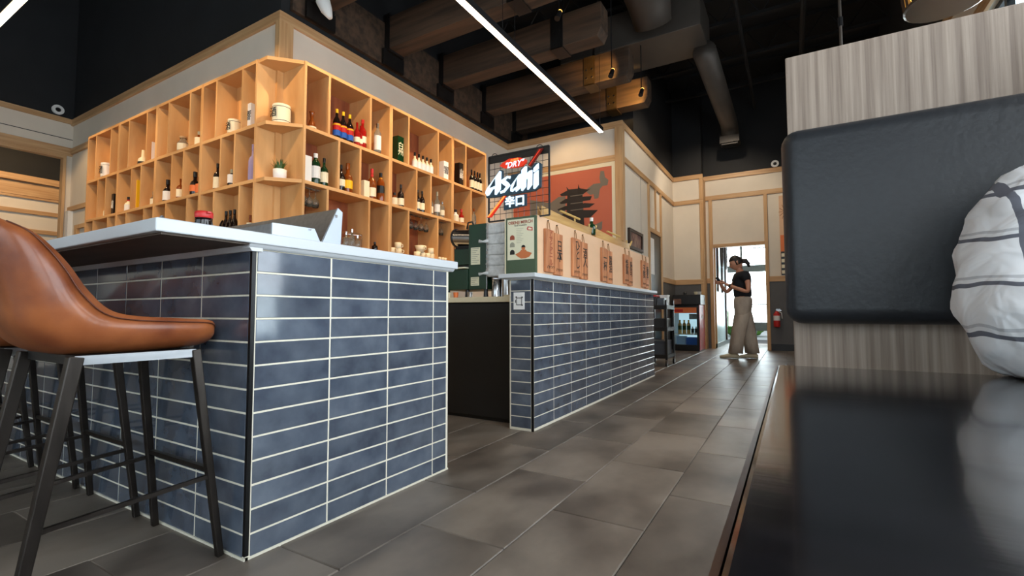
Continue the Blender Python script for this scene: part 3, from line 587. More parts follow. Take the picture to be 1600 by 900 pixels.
lb(-7.52, 1, .17, .025, 'squat', 'cream', None, 'cream', label='small pale bottle partly behind a divider in the top row')
# left wall, middle row
pl = thing('potted_plant', 'small green grass plant in a white pot on the middle corner shelf', 'plant', (-4.35, 2.84, S1))
obj('pot', lathe(nb(), [(.045, 0), (.06, .01), (.064, .10), (.058, .10), (.055, .085)], n=20), 'white', pl, world=False, smooth=True)
bm = nb()
for k in range(70):
    a = random.uniform(0, 6.28); r_ = random.uniform(0, .045); l_ = random.uniform(.05, .12); o_ = random.uniform(.02, .07)
    x, y = r_*math.cos(a), r_*math.sin(a); dx, dy = o_*math.cos(a), o_*math.sin(a); px_, py_ = -math.sin(a)*.004, math.cos(a)*.004
    v = [bm.verts.new(q) for q in ((x-px_, y-py_, .085), (x+px_, y+py_, .085), (x+dx*.5+px_, y+dy*.5+py_, .085+l_*.7), (x+dx, y+dy, .085+l_), (x+dx*.5-px_, y+dy*.5-py_, .085+l_*.7))]
    bm.faces.new(v)
obj('leaves', bm, 'leaf_green', pl, world=False, kind='stuff')
lb(-4.70, 2, .40, .045, 'whisky', 'glass_lilac', 'glass_lilac', 'glass_lilac', (.1, .4), label='tall lilac glass bottle with purple stopper beside the plant')
lb(-5.08, 2, .20, .042, 'squat', 'glass_dark', 'white', 'grey_ink', (.25, .7), label='short black bottle with white label in the narrow bay')
lb(-5.36, 2, .31, .042, 'whisky', 'glass_dark', 'cream', 'black', (.1, .5), label='black whisky bottle with long cream label left of the short bottle')
lb(-5.73, 2, .22, .04, 'squat', 'glass_amber', 'orange', 'glass_amber', (.15, .6), label='amber bottle with orange label behind the dark one')
lb(-5.83, 2, .29, .05, 'squat', 'glass_dark', 'orange', 'black', (.2, .45), label='dark square bottle with pink label in the wide middle bay')
lb(-6.17, 2, .26, .045, 'whisky', 'glass_amber', 'cream', 'glass_amber', (.15, .5), label='amber bottle with cream label in the narrow left bay')
lb(-6.46, 2, .29, .05, 'squat', 'glass_dark', 'white', 'black', (.12, .5), label='dark bottle with white label below the white pitcher')
lb(-6.80, 2, .19, .04, 'squat', 'glass_clear', 'cream', 'grey_ink', (.1, .5), label='small clear bottle right of the yellow box')
carton((-7.22, YL_, S1), .085, .08, .385, 'yellow', 'tall yellow bottle box in the left shelves')
lb(-7.50, 2, .21, .045, 'squat', 'cream', 'white', 'black', (.1, .5), label='short cream bottle left of the yellow box', neck='red')
carton((-7.90, YL_, S1), .07, .07, .30, 'black', 'narrow black carton with white characters on the left shelves', 0, '山崎', 'white', .07)
lb(-8.18, 2, .18, .035, 'squat', 'cream', None, 'cream', label='pale small flask in the far left middle bay')
# left wall, bottom row
for k, x in enumerate((-5.25, -5.17, -5.09, -5.01)): lb(x, 3, .36, .038, 'wine', 'glass_dark', 'cream', 'black', (.1, .48), label='dark wine bottle behind the counter, '+['first', 'second', 'third', 'fourth'][k]+' of four from the left', group='wine bottles in the bottom left bay')
lb(-4.72, 3, .27, .035, 'squat', 'glass_amber', 'cream', 'glass_amber', (.3, .7), label='small amber bottle in the bottom bay by the corner')
for x, m_, l in ((-6.18, 'cream', 'round white pot low in the bottom left bay'), (-6.06, 'glass_dark', 'round dark pot low in the bottom left bay')):
    t = thing('lidded_pot', l, 'pot', (x, YL_, S3)); obj('cup', lathe(nb(), [(.04, 0), (.065, .20), (.07, .27), (.03, .32)], n=14), m_, t, smooth=True, world=False); obj('knob', lathe(nb(), [(.012, .318), (.012, .34)], n=8), m_, t, world=False)

# ------------------------------------------------------------------ beams, ducts, pendant lights
wall_plate = thing('ledger_beam', 'dark timber ledger bolted high along the bar wall under the beams', 'beam', (-4.47, 5.5, 4.05)); 
obj('board', bx(-4.488, -4.44, 3.0, 8.15, 4.0, 4.55), 'beam_wood', wall_plate)
bl = ['partly cut off at the top, closest to the camera', 'second from the camera', 'third from the camera', 'fourth from the camera', 'farthest one over the mural wall']
for k, yb in enumerate((3.45, 4.56, 5.65, 6.79, 7.80)):
    y0 = yb-0.25
    t = thing('timber_beam', 'heavy timber beam under the black ceiling, '+bl[k], 'beam', (-3.2, yb-.12, 4.2), group='timber beams over the bar')
    bm = nb(); prism(bm, [(-4.43, y0, 4.2), (-1.97, y0, 4.2), (-1.92, y0, 4.30), (-1.92, y0, 4.62), (-4.43, y0, 4.62)], (0, .25, 0)); obj('timber', bm, 'beam_wood', t, bevel=.006)
    bm = nb(); box(bm, -4.438, -4.36, y0-.012, y0+.262, 4.17, 4.66); box(bm, -4.437, -4.40, y0-.06, y0+.31, 3.99, 4.19); obj('bracket', bm, 'dark_steel', t)
    bm = nb(); box(bm, -2.60, -2.43, y0-.012, y0, 4.19, 4.62); box(bm, -2.60, -2.43, y0-.012, y0+.262, 4.185, 4.2)
    obj('hanger_plate', bm, 'bronze' if k > 2 else 'dark_steel', t)
    for z in (4.3, 4.42):
        for x in (-2.56, -2.47): obj('bolt', tb([(x, y0-.02, z), (x, y0-.01, z)], .014, 6), 'steel' if k > 2 else 'dark_steel', t)
    obj('hanger_rod', tb([(-2.51, yb-.12, 4.62), (-2.36, yb-.12, CZ)], .02, 6), 'dark_steel', t)
for k, (x, y, z, l) in enumerate(((-2.05, 6.12, 4.0, 'small track spotlight shining on the fourth beam'), (-1.9, 7.06, 4.08, 'small track spotlight shining on the farthest beam'), (-2.3, 4.95, 4.25, 'small black spotlight between the second and third beams'))):
    t = thing('spotlight', l, 'spotlight', (x, y, z+.25)); obj('lamp_head', tb([(x, y, z+.02), (x+.01, y+.06, z+.13)], [.035, .028], 10), 'black_plastic', t, smooth=False); obj('stem', tb([(x, y+.05, z+.12), (x, y+.05, 4.899 if k == 1 else CZ)], .008, 6), 'black_plastic', t)
    obj('lens', tb([(x+.0105, y+.063, z+.136), (x+.011, y+.066, z+.142)], .026, 10), 'lamp_glow', t)
t = thing('linear_light', 'long white pendant light bar running along the aisle under the beams', 'lamp', (-2.22, 3, 3.3))
obj('housing', bx(-2.25, -2.19, -0.8, 6.2, 3.31, 3.37), 'black_plastic', t); obj('diffuser', bx(-2.245, -2.195, -0.8, 6.2, 3.30, 3.3095), 'led', t)
for y in (6.15, 3.82, 3.6, 0.5): obj('cable', tb([(-2.22, y, 3.37), (-2.22, y, CZ)], .003, 5), 'steel', t)
t = thing('linear_light', 'light bar across the upper left corner of the view in front of the shelves', 'lamp', (-5.5, 1.17, 3.3))
obj('housing', bx(-8.4, -2.6, 1.14, 1.2, 3.31, 3.37), 'black_plastic', t); obj('diffuser', bx(-8.4, -2.6, 1.145, 1.195, 3.30, 3.3095), 'led', t)
for x in (-8.2, -2.9): obj('cable', tb([(x, 1.17, 3.37), (x, 1.17, CZ)], .003, 5), 'steel', t)
t = thing('air_duct', 'dark box duct with round branch ducts under the ceiling', 'duct', (-1.6, 7.4, 4.9))
obj('box_section', bx(-3.2, -1.02, 7.0, 7.9, 4.9, 5.45), 'duct_metal', t, bevel=.01)
obj('round_section', tb([(-1.06, 7.6, 4.80), (-1.06, 10.75, 4.80), (-1.06, 10.95, 4.72), (-1.06, 11.0, 4.55)], .17, 20), 'duct_metal', t, smooth=True)
obj('round_section', tb([(-1.62, 2.5, 5.25), (-1.62, 6.2, 5.25), (-1.62, 6.55, 5.15), (-1.62, 6.75, 4.95)], [.30, .30, .29, .26], 20), 'duct_metal', t, smooth=True)
bm = nb(); box(bm, -1.25, -.87, 10.82, 11.15, 4.40, 4.55); obj('outlet', bm, 'dark_steel', t)
bm = nb()
for k in range(5): box(bm, -1.22, -.90, 10.86+.06*k, 10.875+.06*k, 4.37, 4.40)
obj('grille', bm, 'dark_steel', t)
for x, y, r_, l in ((-.6, 8.0, .03, 'thin black pipe running along the ceiling by the box duct'), (.25, 7.0, .04, 'black pipe under the ceiling nearer the windows')):
    tag(obj('ceiling_pipe', tb([(x, -2, 5.3), (x, 11.5, 5.3)], r_, 8), 'black_ceiling'), l, 'pipe')
t = thing('pendant_rod', 'thin metal pendant rod hanging behind the booth panel', 'rod', (.45, 5, 3.0)); obj('rod', tb([(.43, 5, 3.0), (.43, 5, CZ)], .012, 8), 'duct_metal', t); obj('clamp', tb([(.43, 5, 3.34), (.43, 5, 3.42)], .02, 8), 'black_plastic', t)
obj('lamp_shade', lathe(nb(), [(.02, 0), (.12, -.12), (.14, -.24)], c=(.43, 5, 3.0), n=20), 'black_plastic', t)
t = thing('slatted_lamp', 'round slatted pendant lamp glowing yellow at the top edge of the view', 'lamp', (.79, 3.5, 2.55))
obj('rim', lathe(nb(), [(.175, 2.555), (.185, 2.56), (.185, 2.575), (.175, 2.58)], c=(.79, 3.5, 0), n=28), 'steel', t); obj('glow', lathe(nb(), [(.13, 2.60), (.15, 2.66), (.15, 2.85), (.05, 2.9)], c=(.79, 3.5, 0), n=20), 'lamp_glow', t, smooth=True)
for k in range(24):
    a = 2*math.pi*k/24; obj('slat', tb([(.79+.175*math.cos(a), 3.5+.175*math.sin(a), 2.575), (.79+.19*math.cos(a), 3.5+.19*math.sin(a), 2.75), (.79+.14*math.cos(a), 3.5+.14*math.sin(a), 2.95)], .010, 4), 'lamp_slats', t)
obj('stem', tb([(.79, 3.5, 2.9), (.79, 3.5, CZ)], .006, 6), 'black_plastic', t)
# cameras / sensors
t = thing('security_camera', 'white bullet camera on a dark bracket above the shelf corner', 'camera', (-4.3, 3.2, 4.1))
obj('body', tb([(-4.28, 3.24, 4.24), (-4.27, 3.24, 4.16), (-4.24, 3.26, 4.07), (-4.20, 3.28, 3.98)], [.06, .075, .062, .025], 14), 'white', t, smooth=True); obj('mount', tb([(-4.36, 3.14, 4.21), (-4.28, 3.2, 4.21)], .022, 10), 'white', t)
obj('bracket', tb([(-4.438, 3.10, 4.2), (-4.36, 3.14, 4.21)], .02, 8), 'black_plastic', t)
def dome(loc, n, label):
    t = thing('ceiling_sensor', label, 'sensor', loc); d = Vector(n); p0 = Vector(loc)
    obj('ring', tb([p0, p0+d*.03], .075, 20), 'white', t); obj('lens', tb([p0+d*.03, p0+d*.045], [.035, .02], 14), 'black', t); return t
dome((-9.95, 2.70, 4.03), (1, 0, 0), 'round white sensor on the black wall in the left corner'); dome((-.25, 11.6, 4.01), (0, -1, 0), 'round white sensor on the black wall above the far door')

# ------------------------------------------------------------------ bar top objects
CT = 1.086
b = thing('steel_bin', 'open stainless steel bin with raised lid on the front bar top', 'bin', (-1.9, 1.2, CT))
def xprism(pts, x0, x1): return prism(nb(), [(x0, y, z) for y, z in pts], (x1-x0, 0, 0))
obj('box', xprism([(1.03, CT), (1.03, 1.137), (1.205, 1.141), (1.235, CT)], -2.6, -1.62), 'brushed_steel', b)
obj('lid', xprism([(1.236, CT), (1.315, 1.243), (1.335, 1.232), (1.325, CT)], -2.6, -1.62), 'brushed_steel', b)
obj('end_panel', xprism([(1.028, CT), (1.028, 1.139), (1.205, 1.143), (1.236, CT)], -1.619, -1.612), 'pale_steel', b)
obj('end_panel', xprism([(1.238, CT), (1.315, 1.246), (1.338, 1.232), (1.33, CT)], -1.619, -1.612), 'pale_steel', b)
obj('latch', bx(-1.612, -1.606, 1.178, 1.186, 1.133, 1.139), 'steel', b); obj('latch', bx(-1.612, -1.606, 1.30, 1.308, 1.205, 1.215), 'steel', b)
sy = thing('soy_dispenser', 'glass soy sauce dispenser with red cap on the front bar top', 'dispenser', (-1.605, .793, CT))
obj('glass_body', lathe(nb(), [(.024, 0), (.026, .004), (.024, .018), (.025, .027)], n=20), 'glass_dark', sy, smooth=True, world=False)
obj('cap', lathe(nb(), [(.0245, .0272), (.026, .031), (.026, .044), (.023, .048)], n=20), 'red', sy, smooth=False, auto=40, world=False)
obj('spout', box(bx(-.034, -.02, -.006, .006, .040, .046), .02, .034, -.006, .006, .040, .046), 'red', sy, world=False, bevel=.001)
for k, (x, y, s) in enumerate(((-1.735, .705, .016), (-1.69, .700, .024))):
    t = thing('phone_stand', ['small grey device leaning on its stand at the bar corner', 'dark tablet leaning back on its stand beside the small grey device'][k], 'device', (x, y, CT), -.5)
    obj('screen', prism(nb(), [(-s, -.012, 0), (s, -.012, 0), (s, .012, s*1.1), (-s, .012, s*1.1)], (0, .005, 0)), 'tablet', t, world=False); obj('stand', prism(nb(), [(-.006, .0, 0), (.006, .0, 0), (.006, .025, 0), (-.006, .025, 0)], (0, -.006, s*.6)), 'black', t, world=False)
t = thing('tongs', 'steel tongs lying on the lid of the steel bin', 'tongs', (-1.95, 1.1, 1.15)); obj('arm', tb([(-2.02, 1.05, 1.149), (-1.92, 1.12, 1.152)], .004, 6), 'steel', t); obj('arm', tb([(-2.01, 1.08, 1.149), (-1.91, 1.13, 1.156), (-1.90, 1.125, 1.150)], .004, 6), 'steel', t)

# ------------------------------------------------------------------ green machine and its neighbours
mc = thing('green_machine', 'dark green kitchen machine with silver drum on the back counter', 'machine', (-2.3, 3.3, .933))
obj('panel', bx(-2.27, -2.095, 3.15, 3.5, 1.0, 1.53), 'machine_green', mc, bevel=.004); obj('lower_housing', bx(-2.52, -2.272, 3.14, 3.5, 1.0, 1.17), 'machine_green', mc, bevel=.004)
obj('upper_housing', bx(-2.50, -2.272, 3.26, 3.5, 1.22, 1.36), 'machine_green', mc); obj('inner_panel', bx(-2.50, -2.272, 3.30, 3.5, 1.175, 1.22), 'black_plastic', mc)
obj('shelf_plate', bx(-2.52, -2.272, 3.10, 3.3, 1.172, 1.182), 'paper', mc)
obj('drum', tb([(-2.50, 3.3, 1.46), (-2.30, 3.3, 1.44)], [.075, .075], 20), 'steel', mc, smooth=False, auto=40); obj('drum_cap', tb([(-2.30, 3.3, 1.44), (-2.275, 3.3, 1.44)], [.085, .08], 20), 'black_plastic', mc)
obj('drum_ring', tb([(-2.50, 3.3, 1.46), (-2.515, 3.3, 1.46)], [.082, .08], 20), 'black_plastic', mc); obj('drum_support', bx(-2.48, -2.3, 3.25, 3.4, 1.355, 1.38), 'dark_steel', mc)
obj('handle', tb([(-2.36, 3.25, 1.52), (-2.34, 3.24, 1.57), (-2.30, 3.24, 1.575), (-2.28, 3.25, 1.53)], .008, 6), 'black_plastic', mc)
obj('lever', tb([(-2.31, 3.24, 1.2), (-2.31, 3.24, 1.34)], .005, 6), 'steel', mc)
for x in (-2.5, -2.3, -2.12):
    for y in (3.18, 3.45): obj('foot', lathe(nb(), [(.02, 0), (.016, .067)], c=(x, y, .933), n=10), 'black_plastic', mc)
obj('edge_strip', bx(-2.095, -2.088, 3.148, 3.16, 1.0, 1.53), 'steel', mc)
for x0, x1, z0, z1 in ((-2.245, -2.155, 1.20, 1.34), (-2.245, -2.165, 1.03, 1.10)):
    l_ = obj('notice', bx(x0, x1, 3.147, 3.149, z0, z1), 'paper', mc)
    bm = nb()
    for k in range(int((z1-z0)/.016)): box(bm, x0+.008, x1-.01-.015*(k % 3), 3.1462, 3.147, z1-.012-.016*k, z1-.008-.016*k)
    obj('print', bm, 'grey_ink', l_)
tag(obj('equipment_cabinet', bx(-2.08, -1.90, 3.35, 3.6, .933, 1.53), 'black_plastic'), 'black equipment cabinet standing behind the wrapped bundles', 'cabinet')
for x, r_, l in ((-2.03, .042, 'left steel canister under the plastic wrapped bundles'), (-1.93, .05, 'right steel canister under the plastic wrapped bundles')):
    t = thing('steel_canister', l, 'canister', (x, 3.2, .933)); obj('body', lathe(nb(), [(r_, 0), (r_, .155), (r_*.9, .16)], n=18), 'steel', t, world=False, auto=40); obj('rim', lathe(nb(), [(r_*1.04, .145), (r_*1.04, .155)], n=18), 'steel', t, world=False)
z = 1.094
for k in range(5):
    hh = .082; bm = nb(); box(bm, -2.06, -1.88, 3.1, 3.29, z, z+hh)
    bmesh.ops.subdivide_edges(bm, edges=bm.edges, cuts=5, use_grid_fill=True)
    for v in bm.verts:
        e = random.uniform(-.006, .006); v.co.x += e + .006*math.sin(v.co.z*120+k); v.co.y += random.uniform(-.006, .004)
        if v.co.z < z+.01 or v.co.z > z+hh-.01: v.co.x = -1.97+(v.co.x+1.97)*.93
    pos = ['at the bottom', 'second from the bottom', 'in the middle', 'second from the top', 'at the top'][k]
    t = tag(obj('wrapped_bundle', bm, 'plastic_bag', smooth=True), 'bundle wrapped in clear plastic beside the green machine, %s of the stack' % pos, 'bundle', 'stack of wrapped bundles')
    if k in (0, 3): obj('bag_tail', tb([(-2.05, 3.11, z+.03), (-2.09, 3.09, z+.025), (-2.12, 3.08, z+.02+.01*(k % 2))], [.018, .008, .014], 7), 'plastic_bag', t, smooth=True)
    z += hh+.002
t = thing('cream_tray', 'small cream tray on the back counter beside the tiled end', 'tray', (-1.85, 3.15, .933)); obj('dish', bx(-1.93+.05, -1.78, 3.06, 3.12, .933, .948), 'counter_cream', t, bevel=.003)
for k, (x, m_) in enumerate(((-2.43, 'counter_cream'), (-2.36, 'orange'), (-2.22, 'steel'))):
    t = thing('small_cup', ['cream', 'orange', 'steel'][k]+' small cup under the green machine', 'cup', (x, 3.1, .933)); obj('cup', lathe(nb(), [(.018, 0), (.022, .045), (.018, .045), (.015, .005)], n=12), m_, t, world=False)

# divider with the poster and plaques
dv = thing('plaque_divider', 'pale peach partition standing on the second counter behind the menu plaques', 'partition', (-1.7, 4.7, 1.086))
obj('panel', bx(-1.79, -1.60, 3.075, FE, 1.086, 1.53), 'pink_panel', dv); obj('end_board', bx(-1.853, -1.598, 3.05, 3.0745, 1.086, 1.525), 'green_panel', dv, bevel=.002); obj('edge_strip', bx(-1.862, -1.853, 3.048, 3.0745, 1.086, 1.522), 'counter_cream', dv)
ps = thing('poster', 'merchandise poster with a man and caps on the green board end', 'poster', (-1.72, 3.049, 1.2))
obj('sheet', bx(-1.838, -1.612, 3.047, 3.0495, 1.205, 1.508), 'paper', ps)
YP = 3.0465
text('lettering', 'OBENJI MERCH', 'brown_ink', ps, .031, (-1.725, YP, 1.482), (1, 0, 0), (0, 0, 1), .0004, bold=.0008); text('lettering', 'Now Available', 'ink', ps, .018, (-1.725, YP, 1.460), (1, 0, 0), (0, 0, 1), .0004)
bm = nb()
for k in range(9): box(bm, -1.76, -1.70-.01*(k % 3), YP-.0004, YP+.0004, 1.435-.013*k, 1.437-.013*k)
obj('print', bm, 'grey_ink', ps)
for z, m_ in ((1.372, 'brown_ink'), (1.318, 'grey_ink'), (1.262, 'ink')):
    obj('cap_picture', prism(nb(), [(-1.815, YP-.0002, z-.017)]+[(-1.795-.02*math.cos(a), YP-.0002, z+.019*math.sin(a)) for a in [k*math.pi/8 for k in range(9)]]+[(-1.775, YP-.0002, z-.017)], (0, .0006, 0)), m_, ps)
obj('figure_picture', prism(nb(), [(x, YP-.0003, z) for x, z in ((-1.77, 1.245), (-1.73, 1.262), (-1.72, 1.275), (-1.68, 1.275), (-1.67, 1.262), (-1.628, 1.248), (-1.65, 1.222), (-1.68, 1.212), (-1.72, 1.212), (-1.745, 1.225))], (0, .0006, 0)), 'skin_print', ps)
obj('figure_picture', prism(nb(), [(-1.70+.016*math.cos(a), YP-.0006, 1.290+.018*math.sin(a)) for a in [k*math.pi/6 for k in range(12)]], (0, .0006, 0)), 'skin_print', ps)
obj('figure_picture', prism(nb(), [(-1.70+.017*math.cos(a), YP-.0009, 1.294+.018*math.sin(a)) for a in [k*math.pi/8 for k in range(9)]], (0, .0006, 0)), 'ink', ps)
obj('price_tag', prism(nb(), [(x, YP-.0003, z) for x, z in ((-1.672, 1.428), (-1.662, 1.446), (-1.624, 1.436), (-1.622, 1.412), (-1.664, 1.418))], (0, .0006, 0)), 'red', ps)
obj('price_tag', prism(nb(), [(x, YP-.0006, z) for x, z in ((-1.662, 1.427), (-1.655, 1.438), (-1.630, 1.431), (-1.630, 1.419), (-1.658, 1.423))], (0, .0006, 0)), 'cream', ps)
# plaques
pt = [('アサヒビール', 'brown_ink'), ('日本', 'ink'), ('ひとし', 'ink'), ('酒人', 'ink'), ('一杯', 'ink'), ('醤油', 'ink'), ('焼鳥', 'ink'), ('寿司', 'ink'), ('天麩', 'ink'), ('麺丼', 'ink')]
py = [(3.175, 3.315), (3.33, 3.475), (3.685, 3.85), (3.862, 4.015), (4.393, 4.535), (4.548, 4.69), (5.10, 5.245), (5.255, 5.40), (5.815, 5.955), (5.965, 6.11)]
pos = ['pair closest to the poster', 'second pair from the poster', 'middle pair', 'fourth pair from the poster', 'farthest pair']
for k, (a, b_) in enumerate(py):
    dz = -.012 if k % 2 else 0; z0, z1 = 1.118+dz, 1.445+dz
    if k in (6, 7, 8, 9): z0 += .01; z1 += .01
    t = thing('menu_plaque', 'carved wooden menu plaque, %s board of the %s' % (['left', 'right'][k % 2], pos[k//2]), 'plaque', (-1.59, (a+b_)/2, z0), group='hanging menu plaques')
    obj('board', bx(-1.599, -1.575, a, b_, z0, z1), 'plaque_wood', t, bevel=.004)
    text('lettering', pt[k][0], pt[k][1], t, min(.10, .27/len(pt[k][0])/.78), (-1.5745, (a+b_)/2+.01, (z0+z1)/2+.02), (0, 1, 0), (0, 0, 1), .0006, vertical=True, bold=.001)
    bm = nb()
    for q in range(4): tube(bm, [(-1.574, a+.03+.03*q+.014*math.cos(s), z0+.035+.014*math.sin(s)) for s in [i*math.pi/5 for i in range(7)]], .0016, 4)
    obj('carving', bm, 'ink', t)
    obj('cord', tb([(-1.588, (a+b_)/2-.022, z1-.01), (-1.592, (a+b_)/2-.016, z1+.05), (-1.594, (a+b_)/2, z1+.07), (-1.592, (a+b_)/2+.016, z1+.05), (-1.588, (a+b_)/2+.022, z1-.01)], .003, 5), 'rope', t, smooth=True)
    obj('peg', tb([(-1.601, (a+b_)/2, z1+.068), (-1.588, (a+b_)/2, z1+.07)], .004, 6), 'dark_steel', t)
# sushi boats
def boat(y0, y1, label):
    t = thing('sushi_boat', label, 'serving boat', (-1.7, (y0+y1)/2, 1.53), group='wooden serving boats on the partition'); n = 10; Lb = y1-y0
    bm = nb(); ro = []
    for i in range(n+1):
        s = i/n; yy = y0+Lb*s; wd = .085*(1-abs(2*s-1)**3*.75); zz = .07+.05*abs(2*s-1)**2.5; zb = .0+.035*abs(2*s-1)**3
        ro.append([bm.verts.new((-1.695+a_, yy, 1.531+c_)) for a_, c_ in ((-wd, zz), (-wd*.7, zb), (wd*.7, zb), (wd, zz), (wd-.008, zz), (wd*.65, zb+.012), (-wd*.65, zb+.012), (-wd+.008, zz))])
    for i in range(n):
        for k in range(8): bm.faces.new((ro[i][k], ro[i][(k+1) % 8], ro[i+1][(k+1) % 8], ro[i+1][k]))
    bm.faces.new(ro[0]); bm.faces.new(ro[-1][::-1]); obj('hull', bm, 'boat_wood', t, auto=35)
    obj('cabin_post', tb([(-1.70, y0+Lb*.62, 1.54), (-1.70, y0+Lb*.62, 1.68)], .008, 6), 'bamboo', t); obj('cabin_post', tb([(-1.66, y0+Lb*.84, 1.54), (-1.66, y0+Lb*.84, 1.66)], .008, 6), 'bamboo', t)
    obj('yard', tb([(-1.70, y0+Lb*.35, 1.685), (-1.69, y0+Lb*.7, 1.68)], .010, 6), 'bamboo', t); obj('mast', tb([(-1.65, y1-.10, 1.6), (-1.65, y1-.02, 1.665)], .010, 6), 'bamboo', t)
    bm = nb()
    for k in range(24):
        a = random.uniform(0, 6.28); c_ = (-1.70+random.uniform(-.03, .03), y0+Lb*.72+random.uniform(-.07, .07), 1.59+random.uniform(0, .04)); l_ = .03
        v = [bm.verts.new((c_[0]+l_*math.cos(a+q)*s, c_[1]+l_*math.sin(a+q)*s, c_[2]+h_)) for q, s, h_ in ((0, .2, 0), (.5, .6, .012), (0, 1, .02), (-.5, .6, .012))]; bm.faces.new(v)
    obj('leaves', bm, 'leaf_green', t, kind='stuff')
boat(3.3, 4.45, 'pale wooden serving boat on the partition, the one closer to the poster'); boat(4.5, 5.65, 'pale wooden serving boat on the partition, in front of the mural corner')
bottle((-1.66, 4.33, 1.56), .17, .04, 'squat', 'glass_green', None, 'white', label='dark green jar with white lid between the two serving boats', cat='jar')

# ------------------------------------------------------------------ lit grid sign
sg = thing('neon_sign', 'lit brand sign on a black wire grid beside the shelves', 'sign', (-1.79, 3.12, 1.53))
YS = 3.10; fx0, fx1, fz0, fz1 = -2.052, -1.521, 1.528, 2.046
bm = nb(); 
for q in (((fx0, fz0), (fx1, fz0)), ((fx0, fz1), (fx1, fz1)), ((fx0, fz0), (fx0, fz1)), ((fx1, fz0), (fx1, fz1))):
    tube(bm, [(q[0][0], YS+.02, q[0][1]), (q[1][0], YS+.02, q[1][1])], .008, 4, square=True)
box(bm, fx0, fx1, YS+.018, YS+.022, fz1-.055, fz1)
obj('frame', bm, 'black', sg)
for k in range(1, 10): obj('wire', tb([(fx0+(fx1-fx0)*k/10, YS+.02, fz0), (fx0+(fx1-fx0)*k/10, YS+.02, fz1)], .0022, 4), 'black', sg)
for k in range(1, 10): obj('wire', tb([(fx0, YS+.016, fz0+(fz1-fz0)*k/10), (fx1, YS+.016, fz0+(fz1-fz0)*k/10)], .0022, 4), 'black', sg)
for x in (-2.0, -1.6): obj('hook', tb([(x+.025*math.cos(a), YS+.02, fz1+.022*math.sin(a)) for a in [i*math.pi/6 for i in range(7)]], .003, 5), 'black', sg)
A_ = [(-2.058, 1.765), (-2.047, 1.784), (-1.928, 1.908), (-1.915, 1.904), (-1.92, 1.764), (-1.96, 1.725), (-1.973, 1.728), (-1.971, 1.777), (-1.991, 1.773), (-2.027, 1.731), (-2.047, 1.728), (-2.059, 1.748)]
s_ = [(-1.915, 1.833), (-1.859, 1.859), (-1.83, 1.854), (-1.836, 1.834), (-1.862, 1.843), (-1.878, 1.831), (-1.846, 1.804), (-1.832, 1.782), (-1.886, 1.735), (-1.92, 1.73), (-1.924, 1.748), (-1.893, 1.754), (-1.87, 1.777), (-1.915, 1.813)]
a_ = [(-1.832, 1.749), (-1.826, 1.781), (-1.755, 1.855), (-1.74, 1.859), (-1.742, 1.75), (-1.783, 1.726), (-1.787, 1.746), (-1.813, 1.73), (-1.83, 1.735)]
h_ = [(-1.734, 1.886), (-1.701, 1.91), (-1.688, 1.908), (-1.69, 1.853), (-1.661, 1.871), (-1.641, 1.872), (-1.643, 1.762), (-1.676, 1.728), (-1.685, 1.73), (-1.679, 1.819), (-1.694, 1.808), (-1.696, 1.753), (-1.727, 1.725), (-1.736, 1.729)]
i_ = [(-1.629, 1.841), (-1.591, 1.864), (-1.591, 1.755), (-1.622, 1.727), (-1.633, 1.73)]
dot = [(-1.63, 1.883), (-1.603, 1.908), (-1.589, 1.914), (-1.589, 1.876), (-1.625, 1.853), (-1.632, 1.856)]
holeA = [(-1.968, 1.856), (-1.966, 1.797), (-2.020, 1.786)]; holea = [(-1.772, 1.828), (-1.774, 1.768), (-1.812, 1.748)]
dark = [(-2.067, 1.766), (-1.932, 1.92), (-1.905, 1.912), (-1.905, 1.852), (-1.824, 1.864), (-1.756, 1.867), (-1.742, 1.9), (-1.701, 1.92), (-1.661, 1.888), (-1.632, 1.922), (-1.589, 1.925), (-1.571, 1.912), (-1.576, 1.74), (-1.626, 1.715), (-1.779, 1.712), (-1.971, 1.71), (-2.055, 1.715)]
red = [(-1.932, 1.95), (-1.909, 1.97), (-1.847, 1.994), (-1.749, 1.987), (-1.697, 1.962), (-1.701, 1.943), (-1.734, 1.919), (-1.779, 1.916), (-1.893, 1.927)]
sl = [(-1.897, 1.717), (-1.876, 1.708), (-2.015, 1.557), (-2.052, 1.56)]; su = [(-1.595, 2.029), (-1.557, 2.025), (-1.661, 1.904), (-1.686, 1.918)]
def flat(nm, pts, y, t_, m_, par): return obj(nm, prism(nb(), [(x, y, z) for x, z in pts], (0, t_, 0)), m_, par)
flat('backing', dark, YS-.012, .02, 'sign_teal', sg); flat('backing', red, YS-.012, .02, 'sign_red', sg); flat('backing', [(-1.90, 1.60), (-1.90, 1.705), (-1.70, 1.705), (-1.70, 1.615)], YS-.004, .01, 'sign_teal', sg)
for q in (A_, s_, a_, h_, i_, dot): flat('letter', q, YS-.022, .0095, 'sign_white', sg)
for q in (holeA, holea): flat('letter_hole', q, YS-.0235, .001, 'sign_teal', sg)
flat('slash', sl, YS-.01, .014, 'sign_red', sg); flat('slash', su, YS-.01, .014, 'sign_dark_red', sg)
flat('slash_tube', [(-1.893, 1.710), (-1.884, 1.707), (-2.034, 1.562), (-2.044, 1.564)], YS-.014, .004, 'sign_orange', sg); flat('slash_tube', [(-1.583, 2.02), (-1.576, 2.018), (-1.668, 1.914), (-1.674, 1.917)], YS-.014, .004, 'sign_red', sg)
text('lettering', '"DRY"', 'sign_white', sg, .062, (-1.805, YS-.014, 1.942), (1, 0, .05), (0, 0, 1), .001, .3, bold=.001); text('lettering', 'SUPER', 'sign_orange', sg, .026, (-1.80, YS-.014, 1.975), (1, 0, .05), (0, 0, 1), .001, .3)
